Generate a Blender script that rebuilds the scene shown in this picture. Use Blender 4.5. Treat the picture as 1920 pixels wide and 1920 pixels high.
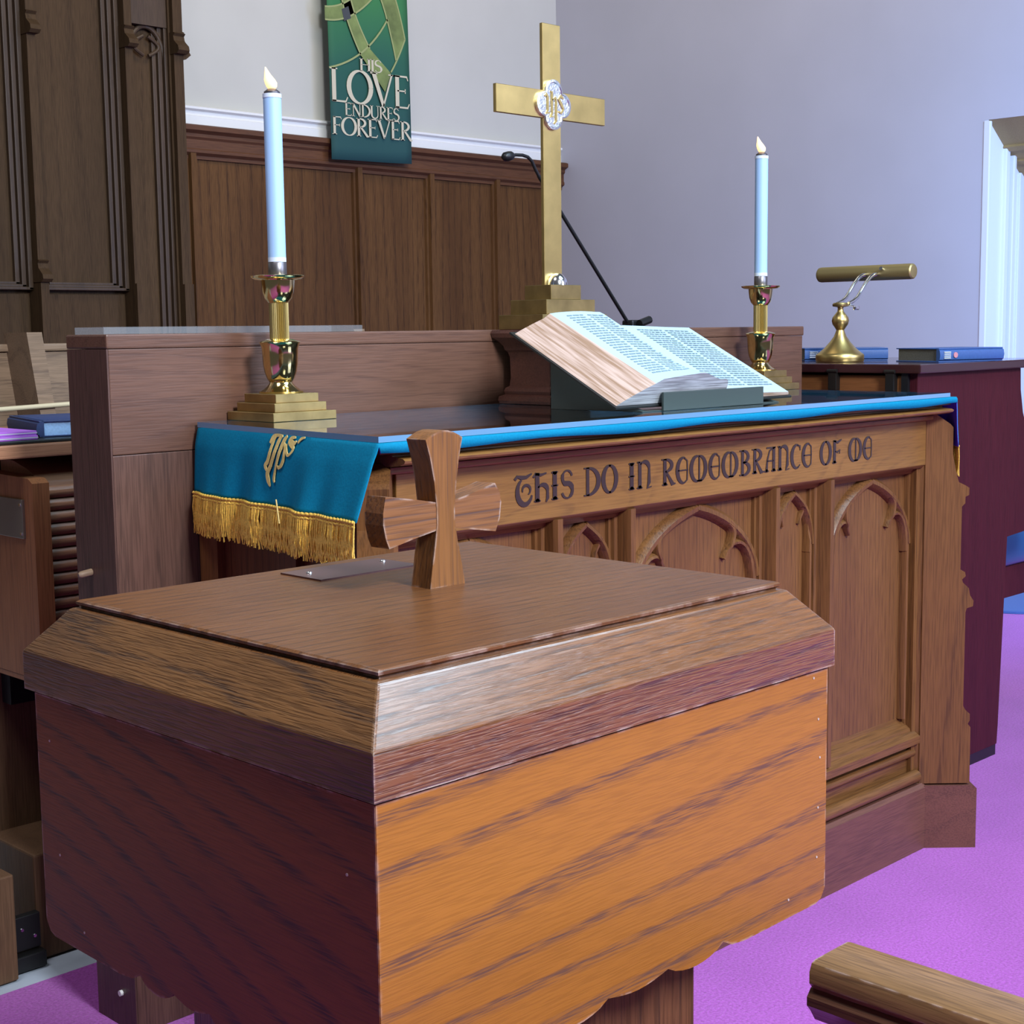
import bpy, bmesh, math, random
from mathutils import Vector, Matrix
random.seed(7)
PI = math.pi
for o in list(bpy.data.objects):
    bpy.data.objects.remove(o)
SC = bpy.context.scene
COL = SC.collection

# ------------------------------------------------------------------ camera, world, lights
cam_d = bpy.data.cameras.new('camera')
cam = bpy.data.objects.new('camera', cam_d)
COL.objects.link(cam)
cam_d.sensor_fit = 'HORIZONTAL'
cam_d.sensor_width = 36.0
cam_d.lens = 2780.6 / 1920 * 36
cam_d.clip_start = 0.02
yaw, pitch, roll = math.radians(44.911), math.radians(6.952), math.radians(.7313)
fw = Vector((math.cos(yaw) * math.cos(pitch), math.sin(yaw) * math.cos(pitch), -math.sin(pitch)))
rt = Vector((math.sin(yaw), -math.cos(yaw), 0))
dn = fw.cross(rt)
r2 = math.cos(roll) * rt + math.sin(roll) * dn
d2 = -math.sin(roll) * rt + math.cos(roll) * dn
cam.matrix_world = Matrix(((r2.x, -d2.x, -fw.x, 0), (r2.y, -d2.y, -fw.y, 0), (r2.z, -d2.z, -fw.z, 1.14), (0, 0, 0, 1)))
SC.camera = cam
SC.view_settings.view_transform = 'Standard'
SC.view_settings.look = 'None'
SC.view_settings.exposure = 0.0
SC.view_settings.gamma = 1.0
SC.view_settings.use_curve_mapping = False
SC.cycles.use_denoising = True
SC.cycles.max_bounces = 8

W = bpy.data.worlds.new('world')
SC.world = W
W.use_nodes = True
bg = W.node_tree.nodes['Background']
bg.inputs['Color'].default_value = (.80, .82, .90, 1)
bg.inputs['Strength'].default_value = .10


def area(name, loc, target, sx, sy, power, col):
    d = bpy.data.lights.new(name, 'AREA')
    d.shape = 'RECTANGLE'
    d.size, d.size_y = sx, sy
    d.energy = power
    d.color = col
    o = bpy.data.objects.new(name, d)
    COL.objects.link(o)
    o.location = loc
    o.rotation_euler = (Vector(target) - Vector(loc)).to_track_quat('-Z', 'Y').to_euler()
    return o


area('nave_lamp', (.9, -2.2, 3.5), (1.6, 1.5, .95), .9, .9, 330, (.86, .92, 1.0))
area('ceiling_lamp', (2.9, .1, 3.9), (1.7, 1.4, .8), 1.7, 1.5, 122, (.56, .80, 1.0))
area('window_daylight', (4.6, -3.4, 3.0), (3.6, 3.0, .6), 2.4, 2.2, 200, (.62, .72, 1.0))
area('chancel_lamp', (4.2, 3.4, 4.4), (5.2, 5.9, 2.6), 1.6, 1.0, 48, (1.0, .88, .70))
area('doorway_daylight', (5.35, 1.75, 1.5), (6.3, 3.7, 1.3), .8, 1.6, 56, (.30, .52, 1.0))
area('choir_lamp', (.2, 1.7, 3.7), (1.4, 2.5, .8), .8, .8, 40, (.96, .95, 1.0))


# ------------------------------------------------------------------ materials
def nmat(name):
    m = bpy.data.materials.new(name)
    m.use_nodes = True
    nt = m.node_tree
    return m, nt, nt.nodes['Principled BSDF']


def plain(name, col, rough=.5, metal=0.0, spec=.5, coat=0.0, emit=None, es=0.0, noise=0.0, nscale=40, bump=0.0):
    m, nt, b = nmat(name)
    b.inputs['Base Color'].default_value = (*col, 1)
    b.inputs['Roughness'].default_value = rough
    b.inputs['Metallic'].default_value = metal
    b.inputs['Specular IOR Level'].default_value = spec
    b.inputs['Coat Weight'].default_value = coat
    if emit:
        b.inputs['Emission Color'].default_value = (*emit, 1)
        b.inputs['Emission Strength'].default_value = es
    if noise or bump:
        tc = nt.nodes.new('ShaderNodeTexCoord')
        n = nt.nodes.new('ShaderNodeTexNoise')
        n.inputs['Scale'].default_value = nscale
        n.inputs['Detail'].default_value = 4
        nt.links.new(tc.outputs['Object'], n.inputs['Vector'])
        if noise:
            r = nt.nodes.new('ShaderNodeValToRGB')
            r.color_ramp.elements[0].position = .3
            r.color_ramp.elements[1].position = .7
            r.color_ramp.elements[0].color = (*[c * (1 - noise) for c in col], 1)
            r.color_ramp.elements[1].color = (*[min(1, c * (1 + noise)) for c in col], 1)
            nt.links.new(n.outputs['Fac'], r.inputs['Fac'])
            nt.links.new(r.outputs['Color'], b.inputs['Base Color'])
        if bump:
            bp = nt.nodes.new('ShaderNodeBump')
            bp.inputs['Strength'].default_value = bump
            bp.inputs['Distance'].default_value = .002
            nt.links.new(n.outputs['Fac'], bp.inputs['Height'])
            nt.links.new(bp.outputs['Normal'], b.inputs['Normal'])
    return m


def wood(name, c1, c2, cline, axis='X', rough=.35, bands=9.0, nsc=3.0, stretch=.16, line=.5, pore=.55, coat=0.0, wear=0.0, bump=.10, spec=.28, shift=(0, 0, 0), tilt=0.0, lin=0.0, pw=330.0):
    """oak-like: contour lines of a stretched noise for the growth rings, a finer one for the pores"""
    m, nt, b = nmat(name)
    N, L = nt.nodes, nt.links
    tc = N.new('ShaderNodeTexCoord')
    mp = N.new('ShaderNodeMapping')
    i = 'XYZ'.index(axis)
    s = [1.0, 1.0, 1.0]
    s[i] = stretch
    mp.inputs['Scale'].default_value = s
    mp.inputs['Location'].default_value = shift
    L.new(tc.outputs['Object'], mp.inputs['Vector'])
    n1 = N.new('ShaderNodeTexNoise')
    n1.inputs['Scale'].default_value = nsc
    n1.inputs['Detail'].default_value = 2.0
    n1.inputs['Roughness'].default_value = .45
    n1.inputs['Distortion'].default_value = .25
    L.new(mp.outputs['Vector'], n1.inputs['Vector'])
    mul = N.new('ShaderNodeMath')
    mul.operation = 'MULTIPLY'
    mul.inputs[1].default_value = bands
    L.new(n1.outputs['Fac'], mul.inputs[0])
    if lin:
        dv = N.new('ShaderNodeVectorMath')
        dv.operation = 'DOT_PRODUCT'
        w3 = [lin, lin, lin]
        w3[i] = lin * tilt
        dv.inputs[1].default_value = w3
        L.new(tc.outputs['Object'], dv.inputs[0])
        sm_ = N.new('ShaderNodeMath')
        L.new(mul.outputs[0], sm_.inputs[0])
        L.new(dv.outputs['Value'], sm_.inputs[1])
        mul = sm_
    pp = N.new('ShaderNodeMath')
    pp.operation = 'FRACT'
    L.new(mul.outputs[0], pp.inputs[0])
    ln = N.new('ShaderNodeValToRGB')
    e = ln.color_ramp.elements
    e[0].position = 0.0
    e[0].color = (0, 0, 0, 1)
    e[1].position = 1.0
    e[1].color = (0, 0, 0, 1)
    for p, v in ((.62, .06), (.83, .95), (.93, .85)):
        k = e.new(p)
        k.color = (v, v, v, 1)
    L.new(pp.outputs[0], ln.inputs['Fac'])
    mp2 = N.new('ShaderNodeMapping')
    s2 = [1.0, 1.0, 1.0]
    s2[i] = .045
    mp2.inputs['Scale'].default_value = s2
    L.new(tc.outputs['Object'], mp2.inputs['Vector'])
    n2 = N.new('ShaderNodeTexNoise')
    n2.inputs['Scale'].default_value = pw
    n2.inputs['Detail'].default_value = 2.0
    L.new(mp2.outputs['Vector'], n2.inputs['Vector'])
    pr = N.new('ShaderNodeValToRGB')
    pr.color_ramp.elements[0].position = .42
    pr.color_ramp.elements[1].position = .62
    L.new(n2.outputs['Fac'], pr.inputs['Fac'])
    # ring lines broken up by the pores
    a = N.new('ShaderNodeMath')
    a.operation = 'MULTIPLY_ADD'
    a.inputs[1].default_value = .75
    a.inputs[2].default_value = .25
    L.new(pr.outputs['Color'], a.inputs[0])
    lm = N.new('ShaderNodeMath')
    lm.operation = 'MULTIPLY'
    L.new(a.outputs[0], lm.inputs[0])
    L.new(ln.outputs['Color'], lm.inputs[1])
    lm2 = N.new('ShaderNodeMath')
    lm2.operation = 'MULTIPLY'
    lm2.inputs[1].default_value = line
    L.new(lm.outputs[0], lm2.inputs[0])
    pm = N.new('ShaderNodeMath')
    pm.operation = 'MULTIPLY'
    pm.inputs[1].default_value = pore
    L.new(pr.outputs['Color'], pm.inputs[0])
    n3 = N.new('ShaderNodeTexNoise')
    n3.inputs['Scale'].default_value = nsc * 2.2
    n3.inputs['Detail'].default_value = 3
    L.new(mp.outputs['Vector'], n3.inputs['Vector'])
    br = N.new('ShaderNodeValToRGB')
    br.color_ramp.elements[0].position = .35
    br.color_ramp.elements[1].position = .66
    L.new(n3.outputs['Fac'], br.inputs['Fac'])

    def mix(fac, ca, cb):
        x = N.new('ShaderNodeMix')
        x.data_type = 'RGBA'
        L.new(fac, x.inputs['Factor'])
        for sock, c in ((x.inputs['A'], ca), (x.inputs['B'], cb)):
            if isinstance(c, tuple):
                sock.default_value = (*c, 1)
            else:
                L.new(c, sock)
        return x.outputs['Result']
    c = mix(br.outputs['Color'], c1, c2)
    c = mix(pm.outputs[0], c, tuple(v * .55 for v in c1))
    c = mix(lm2.outputs[0], c, cline)
    if wear:
        bv = N.new('ShaderNodeBevel')
        bv.samples = 4
        bv.inputs['Radius'].default_value = .0035
        gm = N.new('ShaderNodeNewGeometry')
        dt = N.new('ShaderNodeVectorMath')
        dt.operation = 'DOT_PRODUCT'
        L.new(bv.outputs['Normal'], dt.inputs[0])
        L.new(gm.outputs['Normal'], dt.inputs[1])
        wr = N.new('ShaderNodeValToRGB')
        wr.color_ramp.elements[0].position = .88
        wr.color_ramp.elements[0].color = (1, 1, 1, 1)
        wr.color_ramp.elements[1].position = .97
        wr.color_ramp.elements[1].color = (0, 0, 0, 1)
        L.new(dt.outputs['Value'], wr.inputs['Fac'])
        n4 = N.new('ShaderNodeTexNoise')
        n4.inputs['Scale'].default_value = 60
        n4.inputs['Detail'].default_value = 5
        L.new(tc.outputs['Object'], n4.inputs['Vector'])
        w4 = N.new('ShaderNodeValToRGB')
        w4.color_ramp.elements[0].position = .45
        w4.color_ramp.elements[1].position = .62
        L.new(n4.outputs['Fac'], w4.inputs['Fac'])
        wm = N.new('ShaderNodeMath')
        wm.operation = 'MULTIPLY'
        L.new(wr.outputs['Color'], wm.inputs[0])
        L.new(w4.outputs['Color'], wm.inputs[1])
        wm2 = N.new('ShaderNodeMath')
        wm2.operation = 'MULTIPLY'
        wm2.inputs[1].default_value = wear
        L.new(wm.outputs[0], wm2.inputs[0])
        c = mix(wm2.outputs[0], c, (.50, .38, .33))
    L.new(c, b.inputs['Base Color'])
    b.inputs['Roughness'].default_value = rough
    b.inputs['Coat Weight'].default_value = coat
    b.inputs['Coat Roughness'].default_value = .22
    b.inputs['Specular IOR Level'].default_value = spec
    if bump:
        ad = N.new('ShaderNodeMath')
        ad.operation = 'ADD'
        L.new(lm.outputs[0], ad.inputs[0])
        L.new(pr.outputs['Color'], ad.inputs[1])
        bp = N.new('ShaderNodeBump')
        bp.invert = True
        bp.inputs['Strength'].default_value = bump
        bp.inputs['Distance'].default_value = .0012
        L.new(ad.outputs[0], bp.inputs['Height'])
        L.new(bp.outputs['Normal'], b.inputs['Normal'])
    return m


def brass_mat(name, col, rough, noise=.12):
    m = plain(name, col, rough, 1.0, noise=noise, nscale=22)
    return m


M = {}
FO1, FO2, FOL = (.245, .087, .014), (.325, .122, .020), (.080, .043, .036)
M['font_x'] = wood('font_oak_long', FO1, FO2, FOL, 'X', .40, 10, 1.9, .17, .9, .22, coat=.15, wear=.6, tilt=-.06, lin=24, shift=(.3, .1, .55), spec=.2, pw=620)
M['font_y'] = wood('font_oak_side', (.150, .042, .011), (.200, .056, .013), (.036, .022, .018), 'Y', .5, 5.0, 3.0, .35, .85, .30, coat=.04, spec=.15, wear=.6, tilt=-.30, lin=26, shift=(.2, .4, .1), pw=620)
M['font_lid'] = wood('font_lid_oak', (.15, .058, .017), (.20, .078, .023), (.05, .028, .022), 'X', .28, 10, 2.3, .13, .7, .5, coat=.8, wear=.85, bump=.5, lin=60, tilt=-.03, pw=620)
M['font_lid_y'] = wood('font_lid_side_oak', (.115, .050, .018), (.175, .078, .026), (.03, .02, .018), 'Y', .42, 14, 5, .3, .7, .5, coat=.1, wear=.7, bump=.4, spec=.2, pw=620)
M['font_top'] = wood('font_top_oak', (.118, .044, .0145), (.152, .058, .019), (.042, .022, .015), 'X', .34, 7, 1.8, .14, .7, .4, coat=.07, spec=.22, wear=.6, bump=.12, lin=70, tilt=.08, pw=620)
M['font_z'] = wood('font_cross_oak', (.21, .085, .026), (.28, .115, .034), (.08, .04, .03), 'Z', .42, 12, 5, .15, .5, .5, wear=.75, lin=160)
M['font_cx'] = wood('font_crossbar_oak', (.20, .082, .034), (.27, .112, .042), (.075, .045, .045), 'X', .42, 10, 7, .15, .8, .5, wear=.75, lin=150)
M['stem'] = wood('font_stem_oak', (.10, .04, .02), (.13, .052, .025), (.04, .02, .015), 'Z', .4, 12, 4, .12, .6, .6, lin=40)
AL1, AL2, ALL = (.138, .056, .018), (.185, .079, .024), (.055, .024, .011)
M['alt_x'] = wood('altar_oak_long', AL1, AL2, ALL, 'X', .36, 12, 4, .12, .45, .45, coat=.1, lin=60)
M['alt_z'] = wood('altar_oak_upright', AL1, AL2, ALL, 'Z', .38, 10, 4, .10, .55, .45, coat=.08, lin=70)
M['alt_board'] = wood('altar_board_oak', (.205, .096, .025), (.260, .126, .034), (.115, .053, .018), 'X', .36, 20, 7, .2, .5, .3, coat=.12)
M['alt_dark'] = wood('altar_plinth_oak', (.120, .048, .034), (.155, .062, .042), (.06, .028, .022), 'X', .40, 8, 4, .1, .4, .35, coat=.1)
M['carve'] = plain('inscription_dark_brown', (.035, .020, .018), .35, coat=.3)  # plain dark brown of the raised inscription letters
M['ret_x'] = wood('retable_oak_long', (.115, .055, .036), (.145, .069, .045), (.068, .032, .023), 'X', .40, 9, 3.2, .22, .5, .3, coat=.12, lin=30)
M['ret_z'] = wood('retable_oak_upright', (.098, .050, .036), (.128, .064, .046), (.055, .03, .024), 'Z', .4, 14, 5, .10, .5, .5, coat=.1)
M['ret_end'] = wood('retable_end_oak', (.082, .042, .033), (.10, .05, .038), (.045, .025, .02), 'Z', .42, 12, 5, .06, .4, .5)
M['ped'] = wood('pedestal_oak', (.085, .034, .026), (.11, .044, .03), (.045, .02, .018), 'X', .34, 10, 5, .15, .4, .4, coat=.12)
M['wain'] = wood('wainscot_oak', (.086, .037, .013), (.135, .062, .021), (.038, .017, .008), 'Z', .6, 8, 1.8, .12, .75, .4, lin=16, spec=.12)
M['wain_x'] = wood('wainscot_rail_oak', (.095, .038, .018), (.12, .050, .023), (.05, .024, .015), 'X', .5, 10, 3, .1, .4, .4, spec=.2)
M['scr'] = wood('screen_oak', (.063, .036, .018), (.086, .049, .024), (.035, .020, .011), 'Z', .65, 6, 1.8, .12, .55, .4, lin=12, spec=.1)
M['scr_d'] = wood('screen_moulding_oak', (.062, .037, .022), (.080, .048, .028), (.034, .020, .013), 'Z', .45, 8, 4, .08, .4, .4, spec=.25)
M['org_d'] = wood('organ_base_walnut', (.115, .062, .034), (.145, .080, .044), (.07, .04, .025), 'Z', .5, 12, 5, .08, .4, .4, spec=.2)
M['org'] = wood('organ_walnut', (.25, .098, .038), (.31, .128, .052), (.16, .06, .026), 'Z', .42, 18, 5, .05, .5, .4)
M['org_x'] = wood('organ_walnut_long', (.30, .14, .075), (.36, .175, .095), (.19, .085, .045), 'X', .38, 14, 6, .05, .5, .3)
M['pew'] = wood('pew_walnut', (.20, .132, .082), (.25, .165, .105), (.10, .065, .045), 'X', .5, 10, 3.0, .2, .7, .4)
M['rail'] = wood('rail_oak', (.20, .105, .045), (.27, .145, .065), (.09, .048, .028), 'Y', .35, 30, 8, .06, .6, .6, coat=.3, wear=.9)
M['rail_d'] = wood('rail_body_oak', (.09, .038, .022), (.12, .05, .028), (.04, .02, .014), 'Y', .35, 10, 6, .08, .5, .5, coat=.25)
M['mahog'] = wood('piano_mahogany', (.050, .007, .012), (.066, .010, .015), (.030, .005, .008), 'Z', .5, 10, 3, .06, .3, .4, spec=.15)
M['lid_d'] = plain('piano_lid_dark', (.035, .010, .012), .22, coat=.5)
M['ply'] = wood('piano_back_ply', (.20, .075, .024), (.24, .09, .03), (.14, .05, .018), 'Y', .5, 8, 4, .1, .3, .3)
M['black'] = plain('black_metal', (.012, .012, .013), .4, .3)
M['hinge'] = plain('dark_hinge_metal', (.05, .045, .04), .35, .8)
M['brass'] = brass_mat('brushed_brass', (.62, .45, .17), .36)
M['brass_old'] = brass_mat('aged_brass', (.40, .29, .12), .42, .25)
M['brass_pol'] = plain('polished_brass', (.72, .58, .27), .12, 1.0)
M['brass_col'] = plain('satin_brass', (.80, .62, .24), .30, 1.0)
M['bronze'] = plain('antique_brass_shade', (.42, .33, .15), .5, .9)
M['silver'] = plain('silvered_metal', (.80, .82, .83), .28, 1.0, noise=.08, nscale=200, bump=.4)
M['chrome'] = plain('polished_steel', (.88, .90, .92), .15, 1.0)
M['pewter'] = plain('candle_socket_metal', (.20, .19, .20), .38, .9)
M['candle'] = plain('candle_wax_bluelit', (.34, .53, .80), .45)  # white candle with the bluish daylight painted into its colour
M['candle_band'] = plain('candle_band_bluelit', (.62, .72, .86), .4)  # white band, likewise tinted with the bluish daylight
M['flame'] = plain('flame_bulb', (1, .72, .4), .4, emit=(1.0, .60, .24), es=1.6)
M['wick'] = plain('flame_tip', (1, .9, .8), .4, emit=(1.0, .86, .66), es=3.0)
M['teal'] = plain('teal_cloth', (.002, .170, .300), .85, spec=.1, noise=.10, nscale=300, bump=.15)
M['lining'] = plain('violet_lining', (.10, .05, .62), .7)
M['gold'] = plain('gold_thread', (.80, .50, .085), .5, .15, noise=.25, nscale=400)
M['gold_l'] = plain('gold_embroidery', (.74, .56, .20), .45, .2, noise=.15, nscale=300)
M['page'] = plain('bible_paper_bluelit', (.36, .485, .565), .8)  # pale pages; part of the bluish daylight sits in this colour
M['fore'] = None
M['cover'] = plain('black_leather', (.012, .014, .014), .4)
M['ink'] = plain('printed_ink', (.17, .25, .30), .8)
M['stand'] = plain('dark_green_stand', (.045, .062, .058), .35)
M['navy'] = plain('navy_book_cloth', (.020, .040, .125), .55, noise=.1, nscale=200)
M['navy_l'] = plain('blue_book_cloth', (.030, .085, .26), .5, noise=.1, nscale=200)
M['foil'] = plain('pale_foil', (.55, .58, .62), .4)
M['foil_r'] = plain('red_foil', (.50, .20, .24), .4)
M['edge_dark'] = plain('dark_page_edge', (.10, .10, .085), .6, noise=.2, nscale=300)
M['edge_blue'] = plain('pale_page_edge', (.34, .55, .85), .7, noise=.1, nscale=300)
M['purple'] = plain('purple_paper', (.42, .13, .62), .6)
M['wall_b'] = plain('cream_wall_paint', (.49, .475, .425), .85, noise=.03, nscale=3)
M['wall_r'] = plain('lavender_grey_wall_paint', (.42, .415, .465), .85, noise=.03, nscale=2.5, bump=.08)
M['white'] = plain('white_gloss_paint', (.72, .71, .69), .45)
M['jamb'] = plain('white_door_paint', (.62, .66, .74), .5)
M['soffit'] = wood('tan_soffit', (.26, .18, .075), (.31, .22, .095), (.20, .14, .06), 'X', .6, 6, 2, .2, .3, .2, bump=0)
M['vinyl'] = plain('pale_stone_floor', (.42, .48, .56), .5, noise=.15, nscale=12)
M['leather'] = plain('blue_vinyl_seat', (.012, .075, .22), .28, coat=.3)
M['mat_blue'] = plain('blue_mat', (.04, .10, .30), .5)
M['ban_txt'] = plain('banner_lettering', (.52, .47, .34), .8)
M['ban_rib'] = plain('banner_olive_ribbon', (.155, .20, .06), .8, noise=.35, nscale=12)
M['ban_rib_e'] = plain('banner_ribbon_edge', (.27, .30, .12), .8)
M['ban_sq'] = plain('banner_dark_square', (.045, .05, .055), .8)
M['plaque'] = plain('dark_brass_plaque', (.16, .08, .075), .32, .5)
M['label_plate'] = plain('organ_nameplate', (.24, .21, .17), .35, .7)
M['filler'] = plain('pale_wood_filler', (.42, .33, .30), .7)
M['straw'] = plain('pale_cord', (.50, .42, .27), .7)


def carpet_mat():
    m, nt, b = nmat('magenta_carpet')
    N, L = nt.nodes, nt.links
    tc = N.new('ShaderNodeTexCoord')
    n = N.new('ShaderNodeTexNoise')
    n.inputs['Scale'].default_value = 190
    n.inputs['Detail'].default_value = 5
    n.inputs['Roughness'].default_value = .7
    L.new(tc.outputs['Object'], n.inputs['Vector'])
    r = N.new('ShaderNodeValToRGB')
    r.color_ramp.elements[0].position = .34
    r.color_ramp.elements[0].color = (.275, .046, .290, 1)
    r.color_ramp.elements[1].position = .68
    r.color_ramp.elements[1].color = (.48, .105, .54, 1)
    L.new(n.outputs['Fac'], r.inputs['Fac'])
    n2 = N.new('ShaderNodeTexNoise')
    n2.inputs['Scale'].default_value = 4
    n2.inputs['Detail'].default_value = 3
    L.new(tc.outputs['Object'], n2.inputs['Vector'])
    r2_ = N.new('ShaderNodeValToRGB')
    r2_.color_ramp.elements[0].position = .3
    r2_.color_ramp.elements[0].color = (.86, .84, .86, 1)
    r2_.color_ramp.elements[1].position = .7
    L.new(n2.outputs['Fac'], r2_.inputs['Fac'])
    x = N.new('ShaderNodeMix')
    x.data_type = 'RGBA'
    x.blend_type = 'MULTIPLY'
    x.inputs['Factor'].default_value = 1
    L.new(r.outputs['Color'], x.inputs['A'])
    L.new(r2_.outputs['Color'], x.inputs['B'])
    L.new(x.outputs['Result'], b.inputs['Base Color'])
    b.inputs['Roughness'].default_value = 1
    b.inputs['Specular IOR Level'].default_value = .1
    b.inputs['Sheen Weight'].default_value = .2
    bp = N.new('ShaderNodeBump')
    bp.inputs['Strength'].default_value = .6
    bp.inputs['Distance'].default_value = .004
    L.new(n.outputs['Fac'], bp.inputs['Height'])
    L.new(bp.outputs['Normal'], b.inputs['Normal'])
    return m


M['carpet'] = carpet_mat()


def leaf_mat(name, c1, c2):
    """edges of many leaves: fine lines parallel to the slope of the open book"""
    m, nt, b = nmat(name)
    N, L = nt.nodes, nt.links
    tc = N.new('ShaderNodeTexCoord')
    cb = N.new('ShaderNodeCombineXYZ')
    for k, v in enumerate(((14, 0, 0), (0, .889 * 9, .458 * 9), (0, -.458 * 420, .889 * 420))):
        d = N.new('ShaderNodeVectorMath')
        d.operation = 'DOT_PRODUCT'
        d.inputs[1].default_value = v
        L.new(tc.outputs['Object'], d.inputs[0])
        L.new(d.outputs['Value'], cb.inputs[k])
    n = N.new('ShaderNodeTexNoise')
    n.inputs['Scale'].default_value = 1.0
    n.inputs['Detail'].default_value = 3
    L.new(cb.outputs[0], n.inputs['Vector'])
    r = N.new('ShaderNodeValToRGB')
    e = r.color_ramp.elements
    e[0].position = .36
    e[0].color = (*c1, 1)
    e[1].position = .62
    e[1].color = (*c2, 1)
    L.new(n.outputs['Fac'], r.inputs['Fac'])
    L.new(r.outputs['Color'], b.inputs['Base Color'])
    b.inputs['Roughness'].default_value = .7
    b.inputs['Specular IOR Level'].default_value = .2
    return m


M['fore'] = leaf_mat('gilt_page_edges', (.27, .165, .105), (.50, .36, .30))
M['leaf'] = leaf_mat('grey_leaf_ends', (.20, .20, .21), (.46, .48, .50))


def glass_mat(name, tint, refl=1.0):
    m = bpy.data.materials.new(name)
    m.use_nodes = True
    nt = m.node_tree
    nt.nodes.clear()
    N, L = nt.nodes, nt.links
    out = N.new('ShaderNodeOutputMaterial')
    mx = N.new('ShaderNodeMixShader')
    tr = N.new('ShaderNodeBsdfTransparent')
    tr.inputs['Color'].default_value = (*tint, 1)
    gl = N.new('ShaderNodeBsdfGlossy')
    gl.inputs['Roughness'].default_value = .02
    gl.inputs['Color'].default_value = (refl, refl, refl, 1)
    fr = N.new('ShaderNodeFresnel')
    fr.inputs['IOR'].default_value = 1.5
    L.new(fr.outputs[0], mx.inputs[0])
    L.new(tr.outputs[0], mx.inputs[1])
    L.new(gl.outputs[0], mx.inputs[2])
    L.new(mx.outputs[0], out.inputs['Surface'])
    return m


M['glass'] = glass_mat('sheet_glass', (.90, .95, .95))
M['glass_edge'] = plain('polished_glass_edge', (.13, .27, .42), .15, coat=.6)
M['clear'] = plain('clear_acrylic', (.42, .44, .47), .2)
M['clear'].node_tree.nodes['Principled BSDF'].inputs['Alpha'].default_value = .20


def banner_mat():
    m, nt, b = nmat('printed_green_banner')
    N, L = nt.nodes, nt.links
    tc = N.new('ShaderNodeTexCoord')
    sp = N.new('ShaderNodeSeparateXYZ')
    L.new(tc.outputs['Object'], sp.inputs[0])
    n = N.new('ShaderNodeTexNoise')
    n.inputs['Scale'].default_value = 3
    L.new(tc.outputs['Object'], n.inputs['Vector'])
    ad = N.new('ShaderNodeMath')
    ad.operation = 'MULTIPLY_ADD'
    ad.inputs[1].default_value = .35
    L.new(n.outputs['Fac'], ad.inputs[0])
    L.new(sp.outputs['Z'], ad.inputs[2])
    r = N.new('ShaderNodeValToRGB')
    e = r.color_ramp.elements
    e[0].position = .30
    e[0].color = (.010, .062, .060, 1)
    e[1].position = .98
    e[1].color = (.030, .165, .052, 1)
    k = e.new(.62)
    k.color = (.012, .085, .058, 1)
    L.new(ad.outputs[0], r.inputs['Fac'])
    L.new(r.outputs['Color'], b.inputs['Base Color'])
    b.inputs['Roughness'].default_value = .8
    return m


M['banner'] = banner_mat()


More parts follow.
